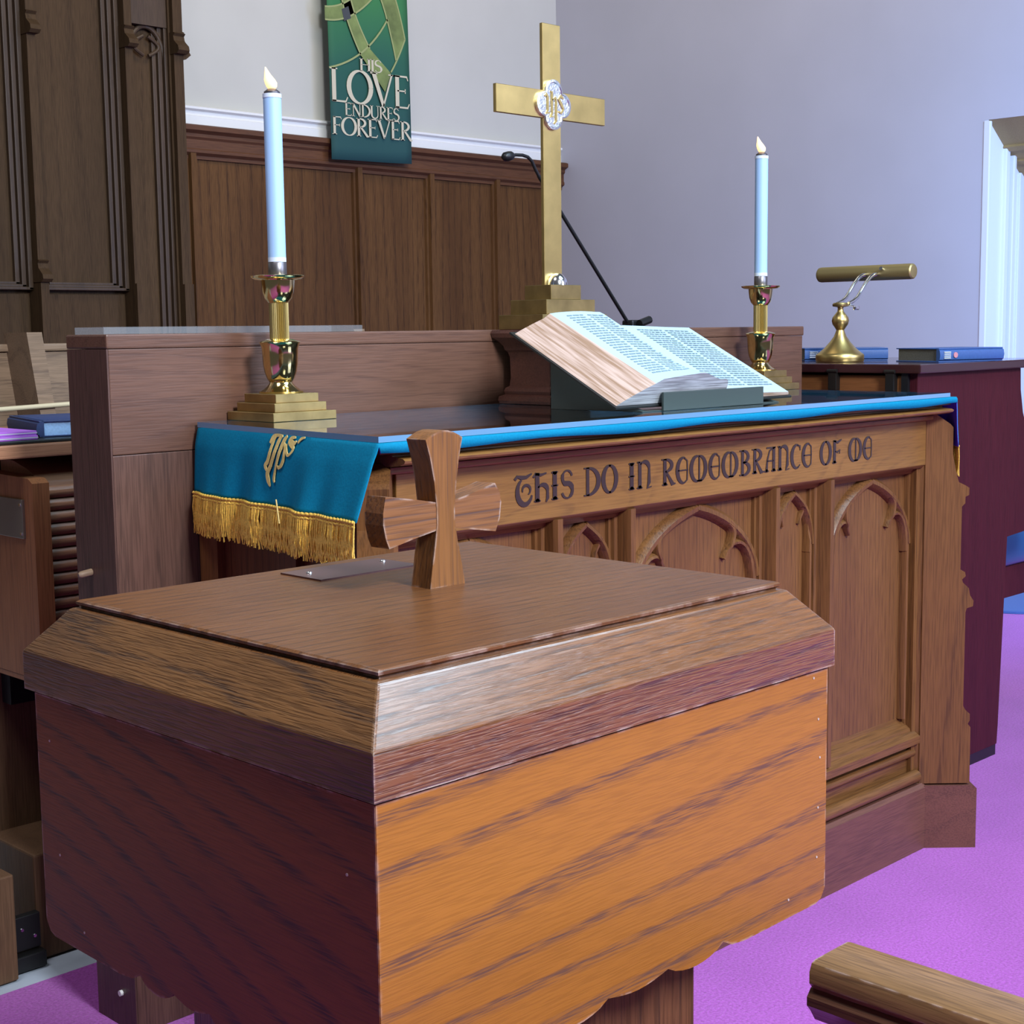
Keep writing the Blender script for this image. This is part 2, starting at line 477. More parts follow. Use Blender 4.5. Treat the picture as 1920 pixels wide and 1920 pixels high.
# ------------------------------------------------------------------ mesh helpers
class G:
    def __init__(self):
        self.bm = bmesh.new()

    def _bev(self, verts, b, seg=2):
        if b:
            es = {e for v in verts for e in v.link_edges}
            bmesh.ops.bevel(self.bm, geom=list(es), offset=b, segments=seg, affect='EDGES', profile=.6)

    def box(self, x0, x1, y0, y1, z0, z1, b=0.0, seg=2):
        r = bmesh.ops.create_cube(self.bm, size=1)
        for v in r['verts']:
            v.co = Vector(((x0 + x1) / 2 + v.co.x * (x1 - x0), (y0 + y1) / 2 + v.co.y * (y1 - y0), (z0 + z1) / 2 + v.co.z * (z1 - z0)))
        self._bev(r['verts'], b, seg)
        return self

    def poly(self, lo, hi, caps=True):
        """two matching loops of points joined to a solid"""
        a = [self.bm.verts.new(p) for p in lo]
        c = [self.bm.verts.new(p) for p in hi]
        n = len(a)
        fs = []
        for k in range(n):
            fs.append(self.bm.faces.new((a[k], a[(k + 1) % n], c[(k + 1) % n], c[k])))
        if caps:
            fs.append(self.bm.faces.new(a))
            fs.append(self.bm.faces.new(c))
        bmesh.ops.recalc_face_normals(self.bm, faces=fs)
        return fs

    def prism(self, pts, axis, a, b):
        def P(p, t):
            if axis == 'X':
                return (t, p[0], p[1])
            if axis == 'Y':
                return (p[0], t, p[1])
            return (p[0], p[1], t)
        self.poly([P(p, a) for p in pts], [P(p, b) for p in pts])
        return self

    def rings(self, rs, close=True, caps=True):
        vs = [[self.bm.verts.new(p) for p in r] for r in rs]
        n = len(vs[0])
        fs = []
        for i in range(len(vs) - 1):
            for k in range(n if close else n - 1):
                fs.append(self.bm.faces.new((vs[i][k], vs[i][(k + 1) % n], vs[i + 1][(k + 1) % n], vs[i + 1][k])))
        if caps and close:
            fs.append(self.bm.faces.new(vs[0]))
            fs.append(self.bm.faces.new(vs[-1]))
        bmesh.ops.recalc_face_normals(self.bm, faces=fs)
        return self

    def lathe(self, prof, c, n=40):
        """prof: (radius, z) list; c: x, y, z of the base"""
        self.rings([[(c[0] + r * math.cos(2 * PI * k / n), c[1] + r * math.sin(2 * PI * k / n), c[2] + z) for k in range(n)] for r, z in prof])
        return self

    def steps(self, prof, x0, x1, y0, y1):
        """rectangular 'lathe': prof of (z, outward offset)"""
        self.rings([[(x0 - o, y0 - o, z), (x1 + o, y0 - o, z), (x1 + o, y1 + o, z), (x0 - o, y1 + o, z)] for z, o in prof])
        return self

    def tube(self, pts, r, n=10):
        pts = [Vector(p) for p in pts]
        rr = r if isinstance(r, (list, tuple)) else [r] * len(pts)
        t0 = (pts[1] - pts[0]).normalized()
        u = t0.orthogonal().normalized()
        rs = []
        for i, p in enumerate(pts):
            t = (pts[min(i + 1, len(pts) - 1)] - pts[max(i - 1, 0)]).normalized()
            u = (u - t * u.dot(t)).normalized()
            w = t.cross(u)
            rs.append([p + (u * math.cos(2 * PI * k / n) + w * math.sin(2 * PI * k / n)) * rr[i] for k in range(n)])
        self.rings(rs)
        return self

    def ribbon(self, pts, ws, F, d):
        """a flat stroke of varying width in a plane; F maps (u, v, depth) to 3D"""
        p2 = [Vector((p[0], p[1])) for p in pts]
        Lp, Rp = [], []
        for i, p in enumerate(p2):
            t = (p2[min(i + 1, len(p2) - 1)] - p2[max(i - 1, 0)])
            t = t.normalized() if t.length else Vector((1, 0))
            nn = Vector((-t.y, t.x)) * ws[i] / 2
            Lp.append(p + nn)
            Rp.append(p - nn)
        loop = [[F(Lp[i].x, Lp[i].y, 0), F(Rp[i].x, Rp[i].y, 0), F(Rp[i].x, Rp[i].y, d), F(Lp[i].x, Lp[i].y, d)] for i in range(len(p2))]
        self.rings(loop)
        return self


ROOTLOC = {}


def root_of(o):
    while o.parent:
        o = o.parent
    return o


def part(name, g, mat, parent=None, smooth=None, label=None, mats=None, stuff=False):
    me = bpy.data.meshes.new(name)
    bm = g.bm
    if parent is not None:
        bmesh.ops.translate(bm, verts=bm.verts, vec=-Vector(root_of(parent).location))
    bm.to_mesh(me)
    bm.free()
    for mm in (mats or [mat]):
        me.materials.append(mm)
    if smooth is not None:
        for p in me.polygons:
            p.use_smooth = True
        if smooth < 179:
            me.set_sharp_from_angle(angle=math.radians(smooth))
    o = bpy.data.objects.new(name, me)
    COL.objects.link(o)
    if parent is not None:
        o.parent = parent
    if label:
        o['label'] = label
    if stuff:
        o['kind'] = 'stuff'
    return o


def thing(name, loc, label, cat, group=None):
    o = bpy.data.objects.new(name, None)
    o.empty_display_size = .05
    COL.objects.link(o)
    o.location = loc
    o['label'] = label
    o['category'] = cat
    if group:
        o['group'] = group
    return o


def structure(name, g, mat, smooth=None, label=None):
    o = part(name, g, mat, None, smooth)
    o['kind'] = 'structure'
    if label:
        o['label'] = label
    return o


def clone(root, loc, label):
    c = root.copy()
    COL.objects.link(c)
    c.location = loc
    c['label'] = label
    for ch in list(root.children):
        d = ch.copy()
        COL.objects.link(d)
        d.parent = c
        for gc in ch.children:
            e = gc.copy()
            COL.objects.link(e)
            e.parent = d
    return c


def sag(p, q, n, bulge=0.0):
    return [(p[0] + (q[0] - p[0]) * t / n, p[1] + (q[1] - p[1]) * t / n + bulge * math.sin(PI * t / n)) for t in range(n + 1)]


def arc(cx, cy, rx, ry, a0, a1, n=14):
    return [(cx + rx * math.cos(math.radians(a0 + (a1 - a0) * k / n)), cy + ry * math.sin(math.radians(a0 + (a1 - a0) * k / n))) for k in range(n + 1)]


def swell(n, thin, thick):
    return [thin + (thick - thin) * math.sin(PI * k / (n - 1)) for k in range(n)]


# ------------------------------------------------------------------ the setting
WX, BY = 6.32, 5.90
g = G().box(-2.5, WX + 1.4, -3.0, 2.385, -.06, 0)
g.box(2.2, WX + 1.4, 2.385, BY, -.06, 0)
structure('floor', g, M['carpet'], label='magenta carpeted floor')
g = G().box(-2.5, 2.2, 2.385, BY, -.06, -.004)
structure('floor', g, M['vinyl'], label='pale stone floor behind the carpet edge')
structure('wall_back', G().box(-2.5, WX + .15, BY, BY + .12, 0, 4.2), M['wall_b'], label='cream painted back wall')
DY = 3.266
g = G().box(WX, WX + .15, DY + .02, BY, 0, 4.2).box(WX, WX + .15, .6, DY + .02, 2.05, 4.2).box(WX, WX + .15, -1.5, .6, 0, 4.2)
g.box(WX + 1.3, WX + 1.4, .5, DY + .1, 0, 2.4).box(WX + .15, WX + 1.3, .5, .6, 0, 2.4)
structure('wall_right', g, M['wall_r'], label='lavender grey side wall with a doorway')

# wainscot on the back wall
g = G()
Y = BY
g.box(-2.5, WX, Y - .02, Y, 0, 1.97)
X = [3.855 - .485 * 3 + .485 * k for k in range(0, 9)]
wz = 1.965
w = structure('trim_1', g, M['wain'], label='dark oak wainscot panelling along the back wall')
for k in range(len(X)):
    xc = X[k] if X[k] > 3.9 else X[k]
    if xc > WX - .05 or xc < 2.3:
        continue
    p = G().prism([(xc - .035, Y - .02), (xc - .03, Y - .034), (xc - .018, Y - .034), (xc - .014, Y - .052), (xc + .014, Y - .052), (xc + .018, Y - .034), (xc + .03, Y - .034), (xc + .035, Y - .02)], 'Z', .3, wz)
    part('stile', p, M['wain'], w)
part('base_rail', G().box(-2.5, WX, Y - .045, Y - .02, 0, .3, .004), M['wain_x'], w)
cap = [(Y - .02, 1.935), (Y - .035, 1.935), (Y - .035, 1.95), (Y - .055, 1.962), (Y - .055, 1.975), (Y - .05, 1.98), (Y - .05, 2.02), (Y - .06, 2.03), (Y - .06, 2.045), (Y - .085, 2.058), (Y - .085, 2.078), (Y - .07, 2.084), (Y, 2.084), (Y, 1.935)]
part('cap_rail', G().prism(cap, 'X', 3.3, WX), M['wain_x'], w)
ch = [(Y, 2.084), (Y - .03, 2.084), (Y - .03, 2.128), (Y - .022, 2.132), (Y - .022, 2.15), (Y - .04, 2.158), (Y - .04, 2.168), (Y - .025, 2.174), (Y, 2.174)]
structure('trim_2', G().prism(ch, 'X', 3.3, WX), M['white'], label='white chair rail above the wainscot')

# doorway in the right wall: deep white jamb under a sloping soffit
g = G().box(WX + .002, WX + 1.3, DY, DY + .019, 0, 2.05)
d1 = structure('door_1', g, M['jamb'], label='white panelled jamb of the doorway in the right wall')
for a, b_, t in ((WX - .004, WX + .016, .012), (WX + .15, WX + .185, .018), (WX + .20, WX + .225, .03), (WX + .30, WX + .34, .012), (WX + .5, WX + .56, .02)):
    part('jamb_moulding', G().box(a, b_, DY - t, DY + .02, 0, 2.045 - max(0, (a - WX)) * .69, .004), M['jamb'], d1)
so = [(WX + .0, 2.052), (WX + 1.3, 1.155), (WX + 1.3, 1.215), (WX + .1, 2.052)]
part('soffit', G().prism(so, 'Y', .6, DY), M['soffit'], d1, label='tan sloping soffit over the doorway')
part('soffit_trim', G().prism([(WX + .150, 1.952), (WX + .175, 1.935), (WX + .168, 1.922), (WX + .143, 1.939)], 'Y', .6, DY).prism([(WX + .235, 1.893), (WX + .255, 1.879), (WX + .249, 1.868), (WX + .229, 1.882)], 'Y', .6, DY), M['soffit'], d1)

# ------------------------------------------------------------------ gothic choir screen at the left
SY = 5.62
scr = thing('choir_screen', (3.0, SY, 0), 'tall dark oak choir screen with Gothic panels beside the cream wall', 'screen')
g = G().box(1.6, 3.64, SY + .06, BY - .06, 0, 3.3)
part('backing', g, M['scr'], scr)
# (buttress centre, width)
butts = [(2.955, .036), (3.392, .036), (3.632, .046), (2.3, .04)]
for x, wd in butts:
    g = G()
    h = wd / 2
    g.box(x - h, x + h, SY - .04, SY + .07, 0, 1.36)
    g.box(x - h, x + h, SY - .025, SY + .07, 1.36, 3.3)
    for zt in ((1.36, 2.33) if x < 3 else (2.33,)):
        pr = [(SY + .05, zt + .09), (SY - .03, zt + .09), (SY - .042, zt + .085), (SY - .03, zt + .075), (SY - .035, zt + .055), (SY - .065, zt + .03), (SY - .07, zt + .012), (SY - .055, zt), (SY + .05, zt)]
        g.prism(pr, 'X', x - h - .004, x + h + .004)
    part('buttress', g, M['scr'], scr)
# weathered outline on the free right-hand edge
pr = [(3.654, 2.43), (3.668, 2.425), (3.66, 2.405), (3.672, 2.385), (3.690, 2.36), (3.690, 2.345), (3.697, 2.335), (3.672, 2.315), (3.63, 2.31), (3.63, 2.43)]
part('weathering', G().prism(pr, 'Y', SY - .02, SY + .08), M['scr'], scr)
part('end_stile', G().box(3.600, 3.660, SY + .0, BY - .06, 0, 2.34).box(3.600, 3.642, SY + .0, BY - .06, 2.34, 3.3), M['scr'], scr)
for a, b_ in ((2.32, 2.937), (2.973, 3.374), (3.410, 3.609)):
    small = b_ - a < .25
    g = G()
    for q, t in (() if False else ((0, .045), (.022, .03), (.044, .018))):
        bot = 1.33 + q * .5 if not small else .9
        g.box(b_ - q - .012 - .01, b_ - q - .002, SY + .06 - t, SY + .062, bot, 3.3, .003)
        if not small:
            g.box(a + q + .002, b_ - q - .002, SY + .06 - t, SY + .062, bot, bot + .012, .003)
    part('panel_moulding', g, M['scr_d'], scr)
    if small:
        # carved head with a cusped arch
        g = G()
        cx = (a + b_) / 2
        g.box(a, b_, SY + .01, SY + .062, 2.44, 3.3)
        for s in (-1, 1):
            pts = [(cx + s * (.085 - .085 * (1 - math.cos(t * PI / 2 / 8)) ** 1.0), SY + .035, 2.31 + .13 * math.sin(t * PI / 2 / 8)) for t in range(9)]
            g.tube(pts, .010, 8)
            pts = [(cx + s * (.012 + .05 * math.sin(t * PI / 8)), SY + .035, 2.40 - .08 * t / 8) for t in range(9)]
            g.tube(pts, .008, 8)
        part('carved_head', g, M['scr_d'], scr)
    else:
        part('lower_panel', G().box(a + .03, b_ - .01, SY + .045, SY + .062, .3, 1.315, .004), M['scr'], scr)
part('plinth_rail', G().box(1.6, 3.65, SY - .02, SY + .07, 0, .28, .006), M['scr_d'], scr)

# ------------------------------------------------------------------ banner
bn = thing('banner', (4.85, BY - .06, 1.985), 'long green banner lettered HIS LOVE ENDURES FOREVER hanging on back wall', 'banner')
BYF = BY - .105
g = G()
rows = []
for i in range(21):
    z = 1.985 + (3.3 - 1.985) * i / 20
    row = []
    for k in range(13):
        u = k / 12
        x = 4.603 + .512 * u - .012 * (i / 20)
        row.append((x, BYF - .006 * math.sin(u * 7 + i * .2) * (1 - i / 40), z + .012 * (u - .5)))
    rows.append(row)
vs = [[g.bm.verts.new(p) for p in r] for r in rows]
for i in range(20):
    for k in range(12):
        g.bm.faces.new((vs[i][k], vs[i][k + 1], vs[i + 1][k + 1], vs[i + 1][k]))
cl = part('cloth', g, M['banner'], bn, 180)
sm = cl.modifiers.new('thick', 'SOLIDIFY')
sm.thickness = .004
sm.offset = 1
FB = lambda u, v, d: (u, BYF - .010 - d, v)


def ribbon_band(pts_l, pts_r, mat, name, d=.0015):
    g = G()
    lo = [FB(p[0], p[1], 0) for p in pts_l] + [FB(p[0], p[1], 0) for p in reversed(pts_r)]
    hi = [FB(p[0], p[1], d) for p in pts_l] + [FB(p[0], p[1], d) for p in reversed(pts_r)]
    for i in range(len(pts_l) - 1):
        q = [pts_l[i], pts_l[i + 1], pts_r[i + 1], pts_r[i]]
        g.poly([FB(p[0], p[1], 0) for p in q], [FB(p[0], p[1], d) for p in q])
    return part(name, g, mat, bn)


def qb(p0, p1, p2, n=12):
    return [((1 - t) ** 2 * p0[0] + 2 * t * (1 - t) * p1[0] + t * t * p2[0], (1 - t) ** 2 * p0[1] + 2 * t * (1 - t) * p1[1] + t * t * p2[1]) for t in [k / n for k in range(n + 1)]]


rb = [
    (qb((4.578, 2.692), (4.70, 2.70), (4.80, 2.80)), qb((4.578, 2.632), (4.74, 2.63), (4.895, 2.79))),
    (qb((4.672, 2.80), (4.69, 2.66), (4.795, 2.49)), qb((4.727, 2.80), (4.745, 2.68), (4.852, 2.528))),
    (qb((4.795, 2.49), (4.90, 2.38), (4.945, 2.33)), qb((4.852, 2.528), (4.94, 2.46), (4.985, 2.425))),
    (qb((4.915, 2.80), (4.965, 2.72), (5.02, 2.49)), qb((5.02, 2.80), (5.06, 2.70), (5.082, 2.60))),
]
for a, b_ in rb:
    ribbon_band(a, b_, M['ban_rib'], 'ribbon')
g = G()
for a, b_ in rb[:2] + rb[3:]:
    for pts in (a, b_):
        g.ribbon(pts, [.008] * len(pts), lambda u, v, d: FB(u, v, .0015 + d), .001)
g.ribbon(qb((4.595, 2.41), (4.83, 2.47), (4.972, 2.685)), [.009] * 13, lambda u, v, d: FB(u, v, .0015 + d), .001)
g.ribbon(qb((5.082, 2.60), (5.03, 2.49), (4.985, 2.43)), [.009] * 13, lambda u, v, d: FB(u, v, .0015 + d), .001)
part('ribbon_edge', g, M['ban_rib_e'], bn)
g = G()
g.poly([FB(*p, .0015) for p in ((4.681, 2.693), (4.722, 2.712), (4.737, 2.658), (4.694, 2.639))], [FB(*p, .003) for p in ((4.681, 2.693), (4.722, 2.712), (4.737, 2.658), (4.694, 2.639))])
part('square_motif', g, M['ban_sq'], bn)

# roman capitals for the banner: (strokes in a unit box, advance width)
T_, H_ = .13, .045


def cap_glyph(c):
    S = []

    def st(pts, w):
        S.append((pts, w if isinstance(w, list) else [w] * len(pts)))

    def serif(x, y, w=.24):
        st([(x - w / 2, y), (x + w / 2, y)], .04)
    if c == 'H':
        for x in (.12, .62):
            st([(x, 0), (x, 1)], T_)
            serif(x, .02)
            serif(x, .98)
        st([(.12, .52), (.62, .52)], H_)
        return S, .74
    if c == 'I':
        st([(.12, 0), (.12, 1)], T_)
        serif(.12, .02)
        serif(.12, .98)
        return S, .26
    if c == 'S':
        p = arc(.24, .74, .19, .22, 20, 235, 12) + arc(.24, .26, .21, .25, 70, -160, 12)
        st(p, [.05] * 5 + [.09] * 5 + [.14] * 8 + [.09] * 4 + [.05] * 4)
        return S, .48
    if c == 'L':
        st([(.12, 0), (.12, 1)], T_)
        serif(.12, .98)
        st([(.05, .02), (.5, .02), (.56, .16)], [.05, .06, .03])
        return S, .58
    if c == 'O':
        p = arc(.40, .5, .37, .49, 0, 360, 32)
        st(p, [.05 + .10 * abs(math.cos(math.radians(360 * k / 32))) for k in range(33)])
        return S, .82
    if c == 'V':
        st([(.05, 1), (.37, 0)], [.14, .10])
        st([(.37, 0), (.68, 1)], [.05, .06])
        serif(.06, .98)
        serif(.68, .98)
        return S, .74
    if c == 'E':
        st([(.12, 0), (.12, 1)], T_)
        serif(.10, .98)
        st([(.05, .02), (.48, .02), (.54, .15)], [.05, .06, .03])
        st([(.05, .98), (.46, .98), (.50, .86)], [.05, .06, .03])
        st([(.12, .53), (.40, .53)], .045)
        st([(.40, .60), (.40, .46)], .03)
        return S, .57
    if c == 'N':
        st([(.12, 0), (.12, 1)], .06)
        st([(.10, 1), (.66, .02)], .14)
        st([(.66, 0), (.66, 1)], .06)
        serif(.12, .02)
        serif(.08, .98)
        serif(.66, .98)
        return S, .78
    if c == 'D':
        st([(.12, 0), (.12, 1)], T_)
        p = arc(.14, .5, .55, .48, 90, -90, 18)
        st(p, swell(19, .05, .15))
        serif(.10, .02)
        serif(.10, .98)
        return S, .74
    if c == 'U':
        st([(.12, 1), (.12, .35)] + arc(.38, .3, .26, .29, 180, 360, 12) + [(.64, 1)], [T_, T_] + [T_ - .006 * k for k in range(13)] + [.05])
        serif(.12, .98)
        serif(.64, .98)
        return S, .76
    if c == 'R':
        st([(.12, 0), (.12, 1)], T_)
        serif(.12, .02)
        serif(.08, .98, .18)
        st(arc(.14, .74, .34, .24, 90, -90, 14), swell(15, .05, .13))
        st([(.24, .5), (.60, .02), (.70, .02)], [.10, .13, .05])
        return S, .64
    if c == 'F':
        st([(.12, 0), (.12, 1)], T_)
        serif(.12, .02)
        st([(.05, .98), (.46, .98), (.50, .86)], [.05, .06, .03])
        st([(.12, .53), (.40, .53)], .045)
        st([(.40, .60), (.40, .46)], .03)
        return S, .52


def lay(g, text, glyphs, x0, x1, za, zb, h0, h1, F, d):
    """letters from x0 to x1; base line from za to zb, heights h0 to h1"""
    tot = sum((glyphs(c)[1] if c != ' ' else .42) for c in text)
    x = 0
    for c in text:
        if c == ' ':
            x += .42
            continue
        S, w = glyphs(c)
        for pts, ws in S:
            def FF(u, v, dd):
                t = (x + u) / tot
                return F(x0 + (x1 - x0) * t, za + (zb - za) * t + v * (h0 + (h1 - h0) * t), dd)
            kx = 1
            g.ribbon(pts, ws, FF, d)
        x += w


FL = lambda u, v, d: FB(u, v, .002 + d)
g = G()
for wd_, a in (('HIS', (4.783, 4.925, 2.415, 2.42, .06, .06)), ('LOVE', (4.598, 5.108, 2.254, 2.262, .158, .158)),
               ('ENDURES', (4.684, 5.032, 2.193, 2.196, .062, .062)), ('FOREVER', (4.604, 5.112, 2.098, 2.104, .084, .094))):
    g = G()
    lay(g, wd_, cap_glyph, *a, FL, .0015)
    part('lettering', g, M['ban_txt'], bn, label='cream word ' + wd_)

# ------------------------------------------------------------------ choir pew behind the organ
pw = thing('choir_pew', (1.9, 3.5, 0), 'brown wooden choir pew back with a slanted end behind the organ', 'pew')
part('backrest', G().box(1.2, 2.9, 3.5, 3.53, .15, 1.105, .004), M['pew'], pw)
part('cap_rail', G().box(1.2, 2.9, 3.49, 3.54, 1.105, 1.124, .005), M['pew'], pw)
for x in (1.735, 2.75):
    g = G()
    g.poly([(x, 3.38, 1.152), (x + .040, 3.38, 1.152), (x + .175, 3.38, .15), (x + .13, 3.38, .15)],
           [(x, 3.50, 1.152), (x + .040, 3.50, 1.152), (x + .175, 3.50, .15), (x + .13, 3.50, .15)])
    part('stile', g, M['pew'], pw)
part('rail', G().tube([(1.2, 3.495, .957), (1.6, 3.372, .968), (2.2, 3.374, .985), (2.78, 3.374, .985)], .006, 8), M['straw'], pw, 60, label='thin pale rod across the pew back')
part('foot', G().box(1.2, 2.9, 3.36, 3.54, 0, .15), M['pew'], pw)

# ------------------------------------------------------------------ organ console behind the retable
og = thing('organ_console', (1.4, 2.6, 0), 'walnut roll-top organ console behind the left end of retable', 'organ')
part('end_panel', G().prism([(2.42, .532), (2.42, .885), (2.435, .893), (2.60, .897), (2.95, .897), (2.95, .532)], 'X', 1.238, 1.270), M['org'], og)
part('end_panel', G().prism([(2.42, .532), (2.42, .885), (2.435, .893), (2.60, .897), (2.95, .897), (2.95, .532)], 'X', 2.15, 2.182), M['org'], og)
g = G()
tam = [(2.455, .56)]
ns = 14
for k in range(ns):
    z0 = .56 + k * .0225
    for q in range(1, 6):
        a = PI * q / 6
        tam.append((2.455 - .011 * math.sin(a), z0 + .01125 - .01125 * math.cos(a)))
    tam.append((2.455, z0 + .0225))
tam += [(2.458, .884), (2.47, .893), (2.50, .905), (2.55, .917), (2.60, .921), (2.60, .56)]
part('tambour', G().prism(tam, 'X', 1.270, 2.15), M['org_x'], og, 30)
part('lid', G().box(1.165, 2.20, 2.44, 2.98, .929, .953, .003), M['org_x'], og)
part('case', G().box(1.27, 2.15, 2.61, 2.95, .45, .93), M['black'], og)
part('knee_panel', G().box(1.245, 2.15, 2.645, 2.66, .2, .524), M['org_d'], og)
part('bottom', G().box(1.239, 2.18, 2.43, 2.95, .522, .531), M['org'], og)
part('foot', G().box(1.04, 1.164, 2.42, 2.64, 0, .195, .003), M['org_d'], og)
part('pedal_base', G().box(1.228, 2.15, 2.47, 2.66, 0, .20, .004), M['org_d'], og)
br = part('bracket', G().box(1.176, 1.226, 2.452, 2.468, .035, .10, .002).box(1.165, 1.23, 2.44, 2.47, 0, .03, .003), M['black'], og, label='black metal bracket')
for x, z in ((1.190, .075), (1.214, .058)):
    part('screw', G().tube([(x, 2.454, z), (x, 2.450, z)], .003, 8), M['chrome'], br)
pl = part('nameplate', G().box(1.233, 1.239, 2.452, 2.62, .785, .855, .001), M['label_plate'], og)
for z in (.794, .846):
    part('screw', G().tube([(1.235, 2.458, z), (1.231, 2.458, z)], .003, 8), M['chrome'], pl)
cab = [(1.15, 2.50, 1.0), (1.155, 2.46, .965), (1.160, 2.435, .935), (1.163, 2.43, .91), (1.16, 2.47, .89), (1.15, 2.53, .87)]
part('cable', G().tube(cab, .004, 8), M['black'], og, 60)

fd = thing('folder', (1.3, 2.6, .953), 'flat black folder lying on the organ lid under the books', 'folder')
part('cover', G().box(1.175, 1.60, 2.45, 2.78, .9535, .9595, .002), M['cover'], fd)
for k, (z0, z1) in enumerate(((.9598, .9675), (.9677, .9755))):
    t = thing('booklet', (1.2, 2.55, z0), ('lower' if k == 0 else 'upper') + ' of two purple booklets stacked on the black folder', 'booklet')
    g = G()
    g.box(1.17, 1.272, 2.455 + .004 * k, 2.66, z0, z1, .001)
    part('pages', g, M['purple'], t)
    part('stripe', G().box(1.1695, 1.2725, 2.4545 + .004 * k, 2.6, z0 + .0028, z0 + .0046), M['foil'], t)


def make_book(name, label, size, cover, edge, foil=True, spine_mat=None):
    """closed book lying flat: spine along -Y side, length along X, base at the origin"""
    l, w, h = size
    t = thing(name, (0, 0, 0), label, 'book')
    g = G()
    g.box(0, l, 0, w, 0, .0028, .001)
    g.box(0, l, 0, w, h - .0028, h, .001)
    sp = [(.006, 0), (-.003, h * .18), (-.005, h * .5), (-.003, h * .82), (.006, h), (.009, h), (.009, 0)]
    g.prism(sp, 'X', 0, l)
    part('cover', g, cover, t, 35)
    part('page_block', G().box(.004, l - .004, .009, w - .005, .0028, h - .0028), edge, t, label='page edges')
    if foil:
        g = G()
        for k in range(4):
            g.box(l * .06 + 0, l * .06 + l * .10, -.0062, -.0035, h * (.26 + .14 * k), h * (.33 + .14 * k))
        part('spine_title', g, M['foil'], t)
        g = G()
        c = l * .235
        g.poly([(c + .007 * math.cos(a), -.0062, h / 2 + .007 * math.sin(a)) for a in [k * PI / 6 for k in range(12)]],
               [(c + .007 * math.cos(a), -.0035, h / 2 + .007 * math.sin(a)) for a in [k * PI / 6 for k in range(12)]])
        part('spine_emblem', g, M['foil_r'], t)
    return t


b0 = make_book('hymnal', 'dark navy hymnal lying on the black folder on the organ', (.235, .165, .030), M['navy'], M['edge_blue'], False)
b0.location = (1.352, 2.722, .960)
b0.rotation_euler = (0, 0, math.radians(-104))
b0['group'] = 'navy hymnals'

# ------------------------------------------------------------------ retable behind the altar
rt_ = thing('retable', (2.15, 2.14, 0), 'brown oak retable standing behind the communion table', 'retable')
part('upper_board', G().box(1.2002, 3.10, 2.077, 2.20, .9545, 1.120, .0015), M['ret_x'], rt_)
part('cap', G().box(1.197, 3.105, 2.076, 2.202, 1.1205, 1.143, .003), M['ret_x'], rt_)
part('lower_panel', G().box(1.2002, 3.10, 2.077, 2.20, 0, .9535, .0015), M['ret_z'], rt_)
part('end_board', G().box(1.197, 1.200, 2.0775, 2.1995, 0, 1.120), M['ret_end'], rt_)
part('peg', G().tube([(1.197, 2.155, .762), (1.176, 2.152, .7605), (1.172, 2.152, .760)], [.006, .0055, .003], 10), M['pew'], rt_, 60, label='pale wooden peg')
part('peg', G().tube([(1.197, 2.12, .060), (1.192, 2.12, .060)], .005, 10), M['white'], rt_, 60, label='white screw cap')
pd = [(1.0005, .012), (1.006, .014), (1.014, .013), (1.018, .004), (1.024, .006), (1.030, .004), (1.034, -.002), (1.05, -.004), (1.09, -.003), (1.100, .0), (1.104, .004), (1.112, .006), (1.122, .014), (1.128, .021), (1.136, .023), (1.1425, .021)]
pdo = part('cross_pedestal', G().steps(pd, 2.052, 2.30, 1.940, 2.052), M['ped'], None, 25)
pdo['label'] = 'moulded dark oak block under the brass cross'
pdo['category'] = 'pedestal'
gl = thing('glass_strip', (1.47, 2.14, 1.143), 'narrow clear glass strip lying on the left of the retable top', 'glass')
part('pane', G().box(1.207, 1.729, 2.10, 2.19, 1.1432, 1.1545, .0008), M['clear'], gl)

# ------------------------------------------------------------------ communion table
AX0, AX1, AF = 1.352, 2.868, 1.600
al = thing('communion_table', (2.11, 1.83, 0), 'carved oak communion table with Gothic arches and THIS DO IN REMEMBRANCE OF ME', 'table')
part('body', G().box(AX0 + .012, AX1 - .012, 1.645, 2.070, .02, .974), M['alt_z'], al)
part('table_top', G().prism([(1.308, 1.558), (2.882, 1.558), (2.882, 2.074), (1.356, 2.074)], 'Z', .974, .9885), M['alt_x'], al)
cor = [(1.66, .940), (1.597, .940), (1.591, .9415), (1.589, .9435), (1.589, .9505), (1.593, .9510), (1.593, .9530), (1.575, .9540), (1.558, .9560), (1.549, .9595), (1.547, .9630), (1.552, .9660), (1.574, .9680), (1.575, .974), (1.66, .974)]
part('cornice', G().prism(cor, 'X', AX0 - .008, AX1 + .008), M['alt_board'], al)
ib = part('inscription_board', G().box(1.372, 2.866, AF, 1.66, .845, .941, .002), M['alt_board'], al)

GT, GN = .17, .055


